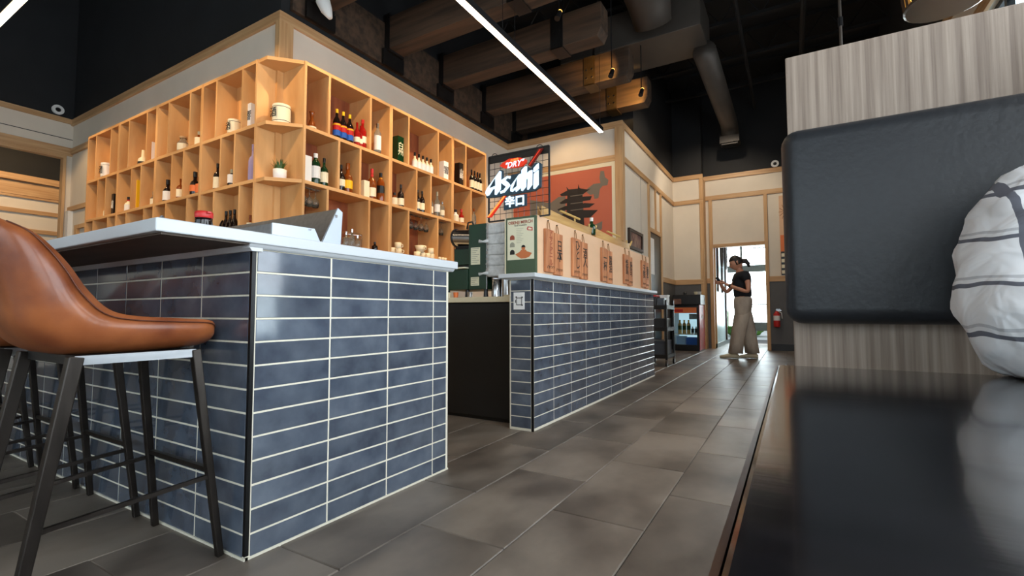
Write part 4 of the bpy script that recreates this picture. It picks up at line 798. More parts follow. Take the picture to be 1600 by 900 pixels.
text('lettering', '辛口', 'sign_white', sg, .088, (-1.80, YS-.006, 1.655), (1, 0, 0), (0, 0, 1), .002, bold=.0035)
obj('strut', tb([(-1.70, YS+.02, 1.525), (-1.70, 3.16, 1.535)], .006, 5), 'black', sg); obj('strut', tb([(-1.66, YS+.02, 1.53), (-1.66, 3.3, 1.534)], .006, 5), 'black', sg)

# mural and small framed picture
mu = thing('mural', 'orange mural of a dark pagoda with grey smoke on the white wall', 'mural', (-3.3, 7.44, 2.5))
obj('canvas', bx(-4.35, -2.49, 7.43, 7.449, 1.95, 3.21), 'mural_red', mu)
roof = [[[-3.419, 2.852], [-3.278, 2.904], [-3.296, 2.97], [-3.25, 2.917], [-3.084, 2.912], [-3.074, 2.985], [-3.053, 2.913], [-2.913, 2.872], [-2.856, 2.881], [-2.985, 2.805], [-3.04, 2.795], [-3.391, 2.822]], [[-3.43, 2.705], [-3.316, 2.761], [-2.968, 2.76], [-2.835, 2.752], [-2.862, 2.688], [-2.969, 2.684], [-3.392, 2.683]], [[-3.469, 2.595], [-3.317, 2.639], [-2.96, 2.649], [-2.783, 2.619], [-2.881, 2.563], [-2.988, 2.567], [-3.431, 2.565]], [[-3.394, 2.491], [-3.299, 2.533], [-2.97, 2.531], [-2.732, 2.504], [-2.865, 2.393], [-3.043, 2.403], [-3.375, 2.463]]]
smoke = [[[-2.949, 2.868], [-2.806, 2.951], [-2.684, 2.95], [-2.7, 3.036], [-2.682, 3.151], [-2.621, 3.142], [-2.605, 3.039], [-2.546, 2.981], [-2.564, 2.9], [-2.65, 2.895], [-2.694, 2.851], [-2.721, 2.704], [-2.791, 2.696], [-2.808, 2.782], [-2.861, 2.772], [-2.914, 2.813]], [[-4.0, 2.827], [-3.603, 2.725], [-3.448, 2.812], [-3.316, 2.813], [-3.32, 2.327], [-4.001, 2.2]]]
for q in smoke: flat('painted_smoke', q, 7.4285, .0015, 'mural_grey', mu)
flat('painted_tower', [(-3.278, 2.825), (-3.003, 2.807), (-2.964, 2.1), (-3.32, 2.1)], 7.427, .0015, 'mural_black', mu)
for q in roof: flat('painted_roof', q, 7.4255, .0015, 'mural_black', mu)
for z in (2.79, 2.66, 2.545): obj('painted_railing', bx(-3.22, -2.99, 7.4245, 7.4255, z, z+.012), 'mural_grey', mu)
flat('painted_cloud', [(-2.902, 2.203), (-2.796, 2.26), (-2.657, 2.313), (-2.667, 2.181), (-2.798, 2.126)], 7.426, .0015, 'mural_grey', mu)
bm = nb(); box(bm, -2.489, -2.43, 7.425, 7.449, 1.9, 3.21); box(bm, -4.4, -2.43, 7.425, 7.449, 3.2101, 3.279); obj('border', bm, 'cream', mu)
t = thing('framed_picture', 'small framed picture in brown tones on the corridor wall above the plaques', 'picture', (-2.33, 8.1, 2.0))
bm = nb(); 
for q in ((7.72, 8.55, 1.88, 1.93), (7.72, 8.55, 2.17, 2.22), (7.72, 7.80, 1.93, 2.17), (8.47, 8.55, 1.93, 2.17)): box(bm, -2.33, -2.29, q[0], q[1], q[2], q[3])
obj('frame', bm, 'lamp_slats', t); mat('picture_print', (150, 112, 92), 0.6, rgb2=(92, 48, 42), scale=(8, 8, 8)); obj('print', bx(-2.329, -2.31, 7.8, 8.47, 1.93, 2.17), 'picture_print', t)
# textile hanging right of the door
t = thing('wall_hanging', 'tall narrow textile hanging with flower and check pattern beside the booth', 'hanging', (-.05, 11.56, 1.5))
obj('cloth', bx(-.20, .25, 11.565, 11.585, 1.60, 3.30), 'pink_panel', t)
obj('printed_band', bx(-.19, .24, 11.563, 11.565, 1.60, 2.10), 'black', t)
for r_ in range(4):
    for c_ in range(4): obj('printed_check', bx(-.18+.10*c_, -.12+.10*c_, 11.5615, 11.563, 1.63+.12*r_, 1.70+.12*r_), 'cream', t)
obj('printed_field', bx(-.19, .24, 11.563, 11.565, 2.10, 2.45), 'orange', t); obj('printed_hill', bx(-.10, .2, 11.561, 11.563, 2.18, 2.26), 'ink', t)
bm = nb()
for k in range(12):
    a = k*math.pi/6; tube(bm, [(-.08+.05*math.cos(a), 11.563, 2.95+.05*math.sin(a)), (-.08+.13*math.cos(a), 11.563, 2.95+.17*math.sin(a))], .004, 4)
obj('printed_flower', bm, 'brown_ink', t)

# ------------------------------------------------------------------ fridge, cart, extinguisher
f = thing('drinks_fridge', 'glass door drinks fridge with red side by the far doorway', 'fridge', (-1.95, 10.9, 0))
bm = nb(); box(bm, -2.25, -1.70, 11.2, 11.25, 0, .95); box(bm, -2.25, -2.22, 10.62, 11.2, 0, .95); box(bm, -2.22, -1.73, 10.62, 11.2, 0, .12); box(bm, -2.22, -1.73, 10.62, 11.2, .90, .95); box(bm, -1.73, -1.70, 10.62, 11.2, 0, .95); obj('body', bm, 'black', f)
obj('side_panel', bx(-1.70, -1.69, 10.60, 11.25, .02, .97), 'red', f); obj('inner_light', bx(-2.22, -1.73, 11.17, 11.2, .12, .90), 'fridge_light', f)
bm = nb(); 
for q in ((-2.25, -1.70, .0, .13), (-2.25, -1.70, .92, .95), (-2.25, -2.225, .13, .92), (-1.745, -1.70, .13, .92)): box(bm, q[0], q[1], 10.58, 10.62, q[2], q[3])
obj('door_frame', bm, 'black', f); obj('pane', bx(-2.225, -1.745, 10.595, 10.6, .13, .80), 'window_glass', f)
obj('header', bx(-2.225, -1.745, 10.585, 10.6, .80, .92), 'orange', f); obj('header_strip', bx(-2.225, -2.02, 10.583, 10.5849, .82, .88), 'red', f); obj('shelf', bx(-2.22, -1.73, 10.64, 11.16, .335, .35), 'white', f)
obj('inner_label', bx(-2.0, -1.75, 11.15, 11.165, .66, .78), 'white', f)
text('lettering', 'Coca', 'white', f, .13, (-1.688, 10.92, .72), (0, 1, 0), (0, 0, 1), .001, .3)
for k, (x, m_, l) in enumerate(((-2.12, 'yellow', 'left'), (-2.03, 'bamboo', 'middle'), (-1.94, 'yellow', 'right'))): bottle((x, 10.75, .35), .30, .04, 'tall', 'bamboo', 'leaf_green', 'yellow', (.3, .6), label='yellow green drink bottle on the upper fridge shelf, '+l+' of three')
for k, x in enumerate((-1.86, -1.79)): bottle((x, 10.75, .35), .16, .03, 'tall', 'white', 'tablet', 'white', (.2, .7), label='short white can on the upper fridge shelf, '+['left', 'right'][k]+' one')
t = tag(obj('drink_pack', bx(-2.18, -2.0, 10.66, 10.9, .121, .30), 'pepsi'), 'pale blue pack in the bottom of the fridge, left one', 'pack'); t = tag(obj('drink_pack', bx(-1.98, -1.75, 10.66, 10.9, .121, .28), 'blue_pack'), 'bright blue pack in the bottom of the fridge, right one', 'pack')
bw = thing('warming_cabinet', 'black cabinet on top of the drinks fridge', 'cabinet', (-1.95, 10.9, .95)); obj('body', bx(-2.24, -1.67, 10.63, 11.2, .971, 1.19), 'black_plastic', bw, bevel=.01); obj('foot', bx(-2.2, -1.72, 10.7, 11.1, .951, .971), 'black', bw); obj('label_plate', bx(-2.22, -2.06, 10.62, 10.63, .99, 1.10), 'picture_print', bw)
for x, m_, l in ((-1.80, 'cream', 'pale cup on the black cabinet, left'), (-1.73, 'white', 'white cup on the black cabinet, right')):
    t = thing('paper_cup', l+' of two', 'cup', (x, 10.9, 1.19)); obj('cup', lathe(nb(), [(.03, 0), (.045, .07), (.04, .07)], n=12), m_, t, world=False)
tag(obj('black_jar', lathe(nb(), [(.03, 0), (.035, .05), (.025, .07)], c=(-2.03, 10.9, 1.19), n=12), 'black'), 'small black jar on the black cabinet', 'jar')
cr = thing('utility_cart', 'black utility cart with steel trays at the end of the second counter', 'cart', (-1.8, 7.6, 0))
for x in (-1.95, -1.65):
    for y in (7.35, 7.85):
        obj('post', bx(x-.015, x+.015, y-.015, y+.015, .1, 1.0), 'dark_steel' if y < 7.5 else 'black', cr); q = obj('caster', tb([(x-.012, y, .045), (x+.012, y, .045)], .045, 14), 'black', cr); obj('fork', bx(x-.018, x+.018, y-.01, y+.01, .05, .1), 'steel', q)
for z in (.12, .53, .86):
    bm = nb(); box(bm, -1.97, -1.63, 7.33, 7.87, z, z+.02); box(bm, -1.97, -1.63, 7.33, 7.34, z+.02, z+.06); box(bm, -1.64, -1.63, 7.34, 7.87, z+.02, z+.06); obj('tray', bm, 'dark_steel', cr)
for k, (x0, x1, y0, y1, z0, z1, m_, l) in enumerate(((-1.93, -1.8, 7.37, 7.6, .881, 1.05, 'black_plastic', 'black bin on the top tray of the cart'), (-1.78, -1.68, 7.37, 7.5, .881, 1.03, 'tablet', 'grey box on the top tray of the cart'), (-1.78, -1.67, 7.55, 7.7, .881, 1.08, 'white', 'white bottle carton on the top tray of the cart'), (-1.93, -1.67, 7.37, 7.8, .551, .72, 'black_plastic', 'black tub on the middle tray of the cart'), (-1.93, -1.67, 7.37, 7.8, .141, .38, 'tablet', 'grey tub on the bottom tray of the cart'))):
    t = thing('storage_bin', l, 'bin', ((x0+x1)/2, (y0+y1)/2, z0)); obj('body', bx(x0, x1, y0, y1, z0, z1), m_, t, bevel=.008); obj('rim', bx(x0-.006, x1+.006, y0-.006, y1+.006, z1-.015, z1+.001), m_, t)
tag(obj('red_lid', bx(-1.95, -1.80, 7.36, 7.62, 1.052, 1.08), 'red', bevel=.005), 'red lid lying on the black bin of the cart', 'lid')
t = thing('fire_extinguisher', 'red fire extinguisher on the grey wall right of the doorway', 'extinguisher', (-.30, 11.5, .5))
obj('cylinder', lathe(nb(), [(.05, 0), (.062, .02), (.062, .27), (.03, .32), (.02, .335)], n=18), 'red', t, smooth=True, world=False); obj('label', lathe(nb(), [(.063, .14), (.063, .24)], n=18, cap=False), 'white', t, world=False)
obj('handle', box(bx(-.01, .09, -.01, .01, .345, .355), -.01, .07, -.01, .01, .37, .38), 'steel', t, world=False); obj('hose', tb([(.02, -.01, .34), (.09, -.03, .3), (.10, -.03, .18)], .009, 6), 'white', t, world=False, smooth=True); obj('bracket', bx(-.02, .02, .05, .095, .1, .25), 'black', t, world=False)

# ------------------------------------------------------------------ vestibule behind the doorway
struct('wall_vestibule_right', bx(-.40, -.30, 11.7, 14.1, 0, 3.4), 'white_wall'); struct('wall_vestibule_top', bx(-1.7, -.3, 11.7, 14.1, 2.75, 2.85), 'white_wall')
v = struct('window_5', nb() if False else bx(-1.56, -1.50, 11.72, 14.0, 0, .10), 'alu_frame')
obj('pane', bx(-1.535, -1.53, 11.72, 14.0, .10, 2.7), 'frosted', v)
for y in (12.15, 12.95, 13.6): obj('post', bx(-1.56, -1.49, y-.02, y+.02, .1 if y > 13 else 1.3, 2.7), 'table_edge', v)
obj('post', bx(-1.56, -1.5, 11.72, 11.76, 0, 2.7), 'trim_wood_v', v)
for y, l in ((12.55, 'nearer'), (13.3, 'farther')):
    t = thing('hanging_hoop', 'dark hoop hanging in the vestibule window, the %s one' % l, 'hoop', (-1.46, y, 2.1)); obj('ring', tb([(-1.46, y+.16*math.cos(a), 2.28+.36*math.sin(a)) for a in [i*math.pi/12 for i in range(25)]], .025, 6), 'lamp_slats', t, smooth=True); obj('cord', tb([(-1.46, y, 2.62), (-1.46, y, 2.75)], .004, 5), 'rope', t)
v = struct('door_2', bx(-1.5, -.40, 14.0, 14.06, 1.88, 2.06), 'alu_frame')
for q in ((-1.5, -.40, 14.0, 14.06, 2.66, 2.75), (-1.18, -1.13, 14.0, 14.06, 0, 2.66), (-1.13, -.40, 14.0, 14.05, .33, .55), (-.46, -.40, 14.0, 14.05, 0, 2.66), (-1.13, -.46, 14.0, 14.04, 1.0, 1.03)): obj('frame', bx(*q), 'alu_frame', v)
obj('pane', bx(-1.13, -.46, 14.03, 14.035, .55, 1.88), 'window_glass', v); obj('pane', bx(-1.13, -.46, 14.03, 14.035, 2.06, 2.66), 'window_glass', v); obj('pane', bx(-1.5, -1.18, 14.03, 14.035, 0, 2.66), 'window_glass', v)
text('lettering', '001', 'grey_ink', v, .22, (-.72, 13.995, 2.44), (1, 0, 0), (0, 0, 1), .001)
obj('handle', tb([(-.52, 13.97, .95), (-.52, 13.97, 1.25)], .012, 8), 'alu_frame', v)
# outside
struct('ground_outside', bx(-20, 12, 14.1, 40, -.1, -.02), 'asphalt'); struct('ground_outside_left', bx(-20, -1.56, 11.75, 14.1, -.1, -.02), 'asphalt')
for k, (x, y, r_) in enumerate(((-1.5, 18.5, .7), (.2, 18.6, .7), (-5.6, 16.3, 1.0), (-3.2, 17.5, .9), (.6, 27, 2.4), (-7.2, 27, 3.0))):
    bm = nb(); bmesh.ops.create_icosphere(bm, subdivisions=4, radius=r_)
    for q in bm.verts: q.co = q.co*(1+random.uniform(-.06, .06)); q.co.z *= .8 if k < 4 else 1.2
    bmesh.ops.translate(bm, verts=bm.verts, vec=(x, y, .8*r_-.1)); tag(obj('bush', bm, 'bush'), ['low bush seen through the door glass, left', 'low bush seen through the door glass, right', 'bush seen through the vestibule side window, left', 'bush seen through the vestibule side window, right', 'round tree behind the bushes outside the door', 'big tree outside left of the door'][k], 'bush')
tag(obj('bike_rack', tb([(-1.05+.75*(1-math.cos(a)), 16.5, .85*math.sin(a)) for a in [i*math.pi/14 for i in range(15)]], .05, 8), 'alu_frame', smooth=True), 'grey arched bike rack outside the glass door', 'bike rack')

# ------------------------------------------------------------------ booth, table
bo = thing('booth', 'grey wood laminate booth back with black padded cushion', 'booth', (.7, 1.2, 0))
obj('back_board', bx(0, 1.45, 1.15, 1.19, 0, 1.355), 'laminate', bo, bevel=.002)
bm = nb(); box(bm, -.012, 1.45, 1.085, 1.149, .79, 1.18); obj('cushion', bm, 'black_vinyl', bo)
cu = bo.children[-1]; bv = cu.modifiers.new('bevel', 'BEVEL'); bv.width = .03; bv.segments = 5; cu.data.polygons.foreach_set('use_smooth', [True]*len(cu.data.polygons))
obj('seat', bx(0.0, 1.45, .97, 1.149, .36, .45), 'black_vinyl', bo, bevel=.02); obj('seat_base', bx(0.02, 1.45, 1.0, 1.149, 0, .36), 'laminate', bo)
tb_ = thing('dining_table', 'dark glossy dining table with brown edge in the foreground', 'table', (.6, .4, 0))
obj('tabletop', bx(-.024, 1.25, -.25, .915, .705, .725), 'table_black', tb_, bevel=.003); obj('edge_band', bx(-.0275, -.0245, -.25, .915, .700, .7225), 'table_edge', tb_)
obj('pedestal', tb([(.6, .35, .03), (.6, .35, .705)], .04, 12), 'black', tb_); obj('foot', bx(.35, .85, .1, .6, 0, .03), 'black', tb_, bevel=.01)

# ------------------------------------------------------------------ bar stools
def stool_shell():
    C_ = [(.235, .742), (.215, .765), (.11, .752), (-.03, .742), (-.13, .75), (-.185, .80), (-.215, .88), (-.245, .98), (-.27, 1.05), (-.29, 1.068)]
    E_ = [(.235, .742), (.215, .785), (.11, .796), (-.02, .805), (-.085, .825), (-.135, .88), (-.17, .94), (-.205, .99), (-.24, 1.03), (-.285, 1.055)]
    L_ = [(.24, .735), (.225, .70), (.10, .69), (-.04, .688), (-.17, .70), (-.245, .765), (-.275, .86), (-.30, .96), (-.315, 1.03), (-.30, 1.066)]
    W_ = [.165, .195, .212, .222, .228, .228, .222, .208, .185, .15]
    def cr(l, i, f):
        a, b, c, d = [l[min(max(j_, 0), len(l)-1)] for j_ in (i-1, i, i+1, i+2)]
        g_ = lambda p, q, r_, s_2: .5*(2*q+(r_-p)*f+(2*p-5*q+4*r_-s_2)*f*f+(3*q-p-3*r_+s_2)*f**3)
        return tuple(g_(*z_) for z_ in zip(a, b, c, d)) if isinstance(a, tuple) else g_(a, b, c, d)
    den = lambda l: [cr(l, i, q/5) for i in range(len(l)-1) for q in range(5)]+[l[-1]]
    C_, E_, L_, W_ = den(C_), den(E_), den(L_), den(W_)
    n = 32; bm = nb(); up, lo = [], []
    for (cy, cz), (ey, ez), (ly, lz), w_ in zip(C_, E_, L_, W_):
        u_, l_ = [], []
        for k in range(n+1):
            s = -1+2*k/n; q = abs(s)**2.6; u_.append(bm.verts.new((w_*s, cy+(ey-cy)*q, cz+(ez-cz)*q)))
            if 0 < k < n:
                g = (1-abs(s)**4)**.5; l_.append(bm.verts.new((w_*s, ey+(ly-ey)*g, ez+(lz-ez)*g)))
            else: l_.append(u_[-1])
        up.append(u_); lo.append(l_)
    for i in range(len(up)-1):
        for k in range(n):
            bm.faces.new((up[i][k], up[i][k+1], up[i+1][k+1], up[i+1][k]))
            a = [lo[i][k], lo[i+1][k], lo[i+1][k+1], lo[i][k+1]]; bm.faces.new(a)
    for e in (0, -1):
        for k in range(n):
            a = [up[e][k], up[e][k+1], lo[e][k+1], lo[e][k]]; a = list(dict.fromkeys(a)); bm.faces.new(a)
    seam = [[(W_[i]*sg_, E_[i][0]+(L_[i][0]-E_[i][0])*.10, E_[i][1]+(L_[i][1]-E_[i][1])*.10) for i in range(3, len(E_)-1)] for sg_ in (-1, 1)]
    return bm, seam
def stool(loc, rz, label):
    t = thing('bar_stool', label, 'bar stool', loc, rz, 'tan leather bar stools at the front bar')
    bm, seam = stool_shell(); sh = obj('seat', bm, 'leather', t, smooth=True, world=False)
    for q in seam: obj('seam', tb(q, .0018, 5), 'stitching', sh, smooth=True, world=False)
    for sx in (-1, 1):
        obj('leg', tb([(.225*sx, .245, 0), (.190*sx, .165, .692)], [.015, .019], 4, square=True), 'leg_metal', t, world=False, bevel=.003)
        obj('leg', tb([(.215*sx, -.255, 0), (.200*sx, -.145, .692)], [.018, .024], 4, square=True), 'leg_metal', t, world=False, bevel=.003)
        obj('seat_rail', bx(.196*sx-.003, .196*sx+.003, -.145, .165, .668, .694), 'brushed_steel', t, world=False)
        obj('stretcher', tb([(.213*sx, .205, .27), (.207*sx, -.21, .245)], .009, 4, square=True), 'leg_metal', t, world=False)
    obj('footrest', tb([(-.212, .213, .29), (.212, .213, .29)], .011, 4, square=True), 'leg_metal', t, world=False)
    for y in (-.14, .16): obj('seat_rail', bx(-.196, .196, y-.003, y+.003, .668, .694), 'dark_steel', t, world=False)
    obj('foot_pad', bx(-.19, .19, -.14, .16, .680, .692), 'black_plastic', t, world=False)
    return t
s0 = stool((-1.905, .668, 0), 0, 'tan leather bar stool nearest to the tiled bar corner')
for x, l in ((-2.51, 'tan leather bar stool second from the bar corner, partly hidden'), (-3.115, 'tan leather bar stool third from the bar corner'), (-3.72, 'tan leather bar stool fourth from the bar corner')):
    c = copy_tree(s0); c.location = (x, .668, 0); c['label'] = l

# ------------------------------------------------------------------ people
def skin(name, pts, edges, rads, m, parent=None, sub=2, root=0, world=True):
    me = bpy.data.meshes.new(name); me.from_pydata(pts, edges, []); o = bpy.data.objects.new(name, me); C.objects.link(o)
    md = o.modifiers.new('skin', 'SKIN'); md.use_smooth_shade = True
    for i, r_ in enumerate(rads):
        sv = me.skin_vertices[0].data[i]; sv.radius = (r_, r_) if not isinstance(r_, tuple) else r_; sv.use_root = (i == root)
    s = o.modifiers.new('sub', 'SUBSURF'); s.levels = sub; s.render_levels = sub
    me.materials.append(M[m])
    if parent is not None:
        o.parent = parent
        if world: o.matrix_parent_inverse = wm(parent).inverted()
    return o
def chain(pts, rads, name, m, parent, sub=2): return skin(name, pts, [(i, i+1) for i in range(len(pts)-1)], rads, m, parent, sub)
def hand(wrist, d, side, up, m, parent, s=1.0):
    """hand with palm, four fingers and thumb; d forward, side towards thumb"""
    w_ = Vector(wrist); d = Vector(d).normalized(); sd = Vector(side).normalized(); up = Vector(up).normalized()
    pts = [w_, w_+d*.045*s, w_+d*.085*s]; ed = [(0, 1), (1, 2)]; rd_ = [.022*s, (.034*s, .016*s), (.036*s, .014*s)]
    for k, (o_, ln) in enumerate(((.027, .062), (.009, .07), (-.009, .066), (-.026, .052))):
        b0 = w_+d*.09*s+sd*o_*s; i0 = len(pts); pts += [b0, b0+d*ln*.45*s-up*.008*s, b0+d*ln*.7*s-up*.028*s, b0+d*ln*.62*s-up*.044*s]; ed += [(2, i0), (i0, i0+1), (i0+1, i0+2), (i0+2, i0+3)]; rd_ += [.0095*s, .009*s, .0082*s, .007*s]
    i0 = len(pts); pts += [w_+d*.03*s+sd*.035*s, w_+d*.06*s+sd*.052*s-up*.012*s, w_+d*.085*s+sd*.045*s-up*.028*s]; ed += [(1, i0), (i0, i0+1), (i0+1, i0+2)]; rd_ += [.013*s, .010*s, .008*s]
    return skin('hand', pts, ed, rd_, m, parent, 1)
def head(c, face, s, m, parent, hairm):
    """c = head centre, face = horizontal direction of the face"""
    f_ = Vector(face).normalized(); up = Vector((0, 0, 1)) if abs(f_.z) < .1 else (Vector((0, 0, 1))-f_*f_.z).normalized(); sd = f_.cross(up).normalized(); c = Vector(c)
    R_ = Matrix((sd, f_, up)).transposed()
    bm = nb(); bmesh.ops.create_uvsphere(bm, u_segments=28, v_segments=20, radius=1)
    for v in bm.verts:
        x, y, z = v.co; X = x*.075; Y = y*.093; Z = z*.115
        if z < 0: k = 1+.30*z; X *= k; Y = Y*(1+.16*z) + (.012*(-z) if y > 0 else .02*z)
        if y > .55 and abs(x) < .22 and -.35 < z < .12: Y += .020*(1-abs(x)/.22)*(1-abs(z+.12)/.3 if abs(z+.12) < .3 else 0)
        if y > .6 and .05 < z < .28 and .2 < abs(x) < .55: Y -= .006
        v.co = c + (R_ @ Vector((X, Y, Z)))*s
    h_ = obj('head', bm, m, parent, smooth=True)
    for q in (-1, 1):
        obj('ear', tb([c+(R_ @ Vector((.074*q, -.005, .02)))*s, c+(R_ @ Vector((.085*q, -.012, .03)))*s, c+(R_ @ Vector((.078*q, -.006, -.025)))*s], [.008*s, .014*s, .007*s], 8), m, h_, smooth=True)
        obj('eye', tb([c+(R_ @ Vector((.030*q-.012, .082, .012)))*s, c+(R_ @ Vector((.030*q+.012, .082, .012)))*s], [.006*s, .006*s], 8), 'ink', h_, smooth=True)
        obj('eyebrow', tb([c+(R_ @ Vector((.030*q-.016, .086, .034)))*s, c+(R_ @ Vector((.030*q+.016, .084, .036)))*s], .003*s, 5), hairm, h_)
    obj('mouth', tb([c+(R_ @ Vector((-.022, .080, -.055)))*s, c+(R_ @ Vector((0, .088, -.058)))*s, c+(R_ @ Vector((.022, .080, -.055)))*s], [.003*s, .005*s, .003*s], 6), 'brown_ink', h_, smooth=True)
    bm = nb(); bmesh.ops.create_uvsphere(bm, u_segments=28, v_segments=20, radius=1)
    for v in bm.verts:
        x, y, z = v.co; rx, ry, rz_ = .084, .104, .124
        if y > .25 and z < .45: rx, ry, rz_ = .060, .070, .095
        if z < -.35: rx *= .75; ry *= .75; rz_ *= .75
        v.co = c + (R_ @ Vector((x*rx, y*ry-.008, z*rz_+.008)))*s
    hr = obj('hair', bm, hairm, h_, smooth=True); return h_, hr, R_
# walking woman with a phone
wo = thing('person', 'walking woman in black t-shirt and wide beige trousers looking at a phone', 'person', (-.80, 9.35, 0))
pts = [(-.76, 9.35, 1.02), (-.765, 9.35, 1.18), (-.775, 9.34, 1.34), (-.785, 9.34, 1.47), (-.805, 9.33, 1.56), (-.70, 9.20, 1.46), (-.655, 9.15, 1.30), (-.66, 9.12, 1.16), (-.86, 9.12, 1.24), (-1.03, 9.16, 1.32), (-.85, 9.49, 1.45), (-.93, 9.50, 1.30), (-1.03, 9.46, 1.17), (-1.09, 9.38, 1.26), (-1.12, 9.30, 1.33), (-.74, 9.27, .92), (-.82, 9.26, .52), (-.90, 9.26, .10), (-.76, 9.43, .92), (-.70, 9.44, .52), (-.64, 9.44, .10), (-.845, 9.315, 1.66)]
ed = [(0, 1), (1, 2), (2, 3), (3, 4), (3, 5), (5, 6), (6, 7), (7, 8), (8, 9), (3, 10), (10, 11), (11, 12), (12, 13), (13, 14), (0, 15), (15, 16), (16, 17), (0, 18), (18, 19), (19, 20), (4, 21)]
rd_ = [(.13, .15), (.115, .125), (.12, .14), (.10, .11), .05, .055, .045, .040, .034, .026, .055, .045, .04, .034, .026, .085, .058, .038, .085, .058, .038, .052]
skin('body', pts, ed, rd_, 'skin', wo)
sp_ = pts[:4]+[(-.70, 9.20, 1.46), (-.665, 9.155, 1.33), (-.85, 9.49, 1.45), (-.92, 9.50, 1.33), (-.80, 9.335, 1.535)]
skin('t_shirt', [(-.76, 9.35, 1.03)]+sp_[1:], [(0, 1), (1, 2), (2, 3), (3, 4), (4, 5), (3, 6), (6, 7), (3, 8)], [(.155, .175), (.145, .155), (.15, .17), (.125, .13), .082, .074, .082, .074, .075], 'black_cloth', wo)
skin('trousers', [(-.76, 9.35, 1.12), (-.76, 9.35, 1.03), (-.765, 9.35, .95), (-.77, 9.275, .84), (-.80, 9.27, .66), (-.76, 9.425, .84), (-.73, 9.43, .66)], [(0, 1), (1, 2), (2, 3), (3, 4), (2, 5), (5, 6)], [(.15, .15), (.175, .165), (.18, .17), .128, .10, .128, .10], 'khaki_cloth', wo)
tr_ = wo.children[-1]
def leg_tube(pts, rx):
    bm = nb(); ro = []
    for (x, y, z), r_ in zip(pts, rx): ro.append([bm.verts.new((x+r_*1.1*math.cos(a)+.012*math.cos(a*5)*(1-z), y+r_*.85*math.sin(a), z)) for a in [i*math.pi/10 for i in range(20)]])
    for i in range(len(ro)-1):
        for k in range(20): bm.faces.new((ro[i][k], ro[i][(k+1) % 20], ro[i+1][(k+1) % 20], ro[i+1][k]))
    bm.faces.new(ro[0]); bm.faces.new(ro[-1][::-1]); return bm
obj('trouser_leg', leg_tube([(-.765, 9.275, .90), (-.78, 9.27, .74), (-.825, 9.26, .52), (-.865, 9.26, .30), (-.895, 9.26, .09)], [.10, .115, .105, .096, .10]), 'khaki_cloth', tr_, smooth=True)
obj('trouser_leg', leg_tube([(-.76, 9.425, .90), (-.74, 9.43, .74), (-.70, 9.44, .52), (-.665, 9.44, .30), (-.64, 9.44, .09)], [.10, .115, .104, .095, .098]), 'khaki_cloth', tr_, smooth=True)
for x, y, l in ((-.93, 9.26, 0), (-.64, 9.44, 0)):
    bm = nb(); ro = []
    for s, wd, hh in ((-.09, .035, .07), (-.05, .045, .10), (.05, .045, .095), (.15, .048, .06), (.22, .035, .04)):
        ro.append([bm.verts.new((x-s, y+wd*math.cos(a), .001+max(0, hh/2+hh/2*math.sin(a)))) for a in [i*math.pi/5 for i in range(10)]])
    for i in range(4):
        for k in range(10): bm.faces.new((ro[i][k], ro[i][(k+1) % 10], ro[i+1][(k+1) % 10], ro[i+1][k]))
    bm.faces.new(ro[0]); bm.faces.new(ro[-1][::-1]); obj('shoe', bm, 'shoe', wo, smooth=True)
head((-.86, 9.31, 1.685), (-.90, -.30, -.42), 1.12, 'skin', wo, 'hair')
hd_ = [c for c in wo.children if c.name.startswith('head')][0]
obj('hair_bun', tb([(-.77, 9.34, 1.72), (-.70, 9.36, 1.72), (-.66, 9.36, 1.67), (-.65, 9.36, 1.61)], [.05, .045, .035, .012], 10), 'hair', hd_, smooth=True)
hand((-1.02, 9.16, 1.32), (-.9, .25, .15), (0, -.4, 1), (0, 1, .2), 'skin', wo, 1.0); hand((-1.10, 9.31, 1.325), (-.6, -.5, .25), (0, -.2, 1), (0, -1, 0), 'skin', wo, 1.0)
tag(obj('phone', prism(nb(), [(-1.13, 9.21, 1.33), (-1.10, 9.25, 1.36), (-1.16, 9.27, 1.46), (-1.19, 9.23, 1.43)], (.006, -.005, .004)), 'black'), 'dark phone held in both hands of the walking woman', 'phone')
obj('watch', tb([(-.93, 9.135, 1.272), (-.955, 9.14, 1.284)], .036, 12), 'black', wo)
# seated guest in a plaid shirt
gu = thing('person', 'seated guest in a white plaid shirt leaning on the booth back', 'person', (.50, 1.02, .45))
skin('body', [(.50, 1.0, .50), (.50, 1.01, .68), (.50, 1.01, .86), (.50, 1.0, .99), (.50, .985, 1.08), (.34, .985, .97), (.275, .945, .80), (.40, .85, .765), (.50, .76, .755), (.66, .985, .97), (.72, .94, .80), (.66, .85, .765), (.58, .77, .755), (.42, .88, .50), (.40, .52, .50), (.40, .50, .08), (.60, .88, .50), (.62, .52, .50), (.62, .50, .08), (.50, .97, 1.19)],
     [(0, 1), (1, 2), (2, 3), (3, 4), (3, 5), (5, 6), (6, 7), (7, 8), (3, 9), (9, 10), (10, 11), (11, 12), (0, 13), (13, 14), (14, 15), (0, 16), (16, 17), (17, 18), (4, 19)],
     [(.12, .05), (.11, .05), (.12, .055), (.09, .05), .05, .05, .04, .034, .026, .05, .04, .034, .026, .07, .055, .04, .07, .055, .04, (.055, .05)], 'skin2', gu)
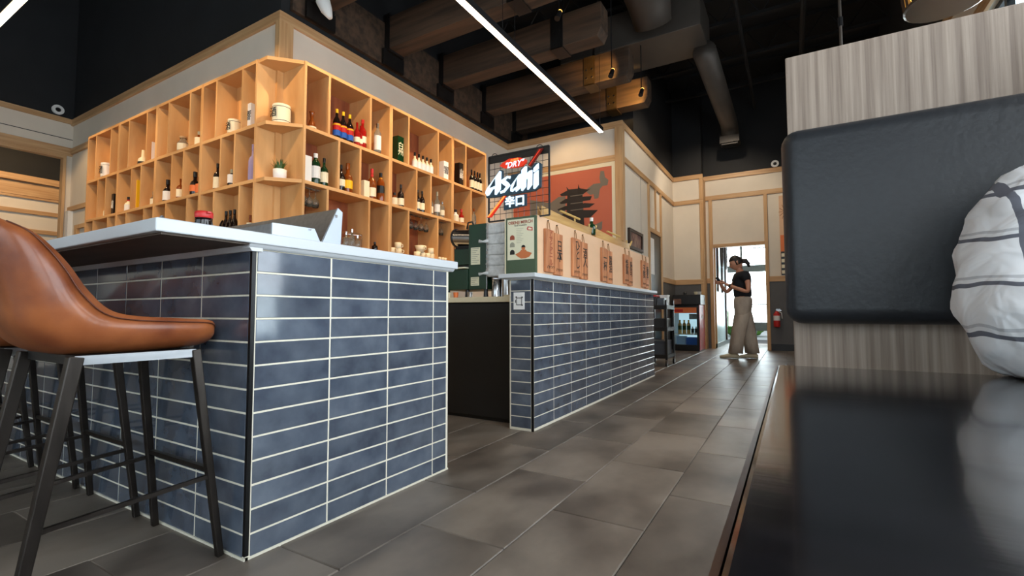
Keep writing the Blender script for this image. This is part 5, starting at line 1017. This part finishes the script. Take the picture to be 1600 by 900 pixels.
skin('shirt', [(.50, 1.0, .52), (.50, 1.01, .68), (.50, 1.01, .86), (.50, 1.0, 1.0), (.345, .985, .985), (.298, .955, .935), (.280, .925, .875), (.274, .895, .820), (.276, .885, .775), (.34, .88, .785), (.44, .85, .785), (.645, .985, .955), (.71, .96, .88), (.72, .94, .80), (.64, .885, .775), (.57, .82, .765), (.50, .99, 1.04)],
     [(0, 1), (1, 2), (2, 3), (3, 4), (4, 5), (5, 6), (6, 7), (7, 8), (8, 9), (9, 10), (3, 11), (11, 12), (12, 13), (13, 14), (14, 15), (3, 16)],
     [(.15, .065), (.15, .065), (.16, .07), (.13, .065), .080, .082, .082, .088, .088, .084, .070, .074, .068, .06, .052, .042, .06], 'plaid', gu, sub=3)
sh = gu.children[-1]; tx = bpy.data.textures.new('folds', 'CLOUDS'); tx.noise_scale = .05; dm = sh.modifiers.new('folds', 'DISPLACE'); dm.texture = tx; dm.strength = .022; dm.mid_level = .5
me_ = bpy.data.meshes.new_from_object(sh.evaluated_get(bpy.context.evaluated_depsgraph_get())); sh.modifiers.clear(); sh.data = me_
for v_ in me_.vertices:   # the sleeve lies on the table top
    if v_.co.y < .93 and .66 < v_.co.z < .7275: v_.co.z = .7275
skin('trousers', [(.50, 1.0, .52), (.42, .90, .515), (.40, .52, .505), (.40, .50, .12), (.60, .90, .515), (.62, .52, .505), (.62, .50, .12)], [(0, 1), (1, 2), (2, 3), (0, 4), (4, 5), (5, 6)], [(.14, .06), .08, .065, .055, .08, .065, .055], 'navy_cloth', gu)
head((.50, .955, 1.235), (0, -1, -.05), 1.0, 'skin2', gu, 'hair')
hand((.50, .76, .757), (.5, -.8, 0), (-.8, -.5, .1), (0, 0, 1), 'skin2', gu, .9); hand((.58, .77, .757), (-.3, -.9, 0), (.9, -.3, .1), (0, 0, 1), 'skin2', gu, .9)
for x in (.40, .62): obj('shoe', tb([(x, .54, .04), (x, .45, .045), (x, .36, .03)], [.04, .045, .03], 10), 'black', gu, smooth=True)
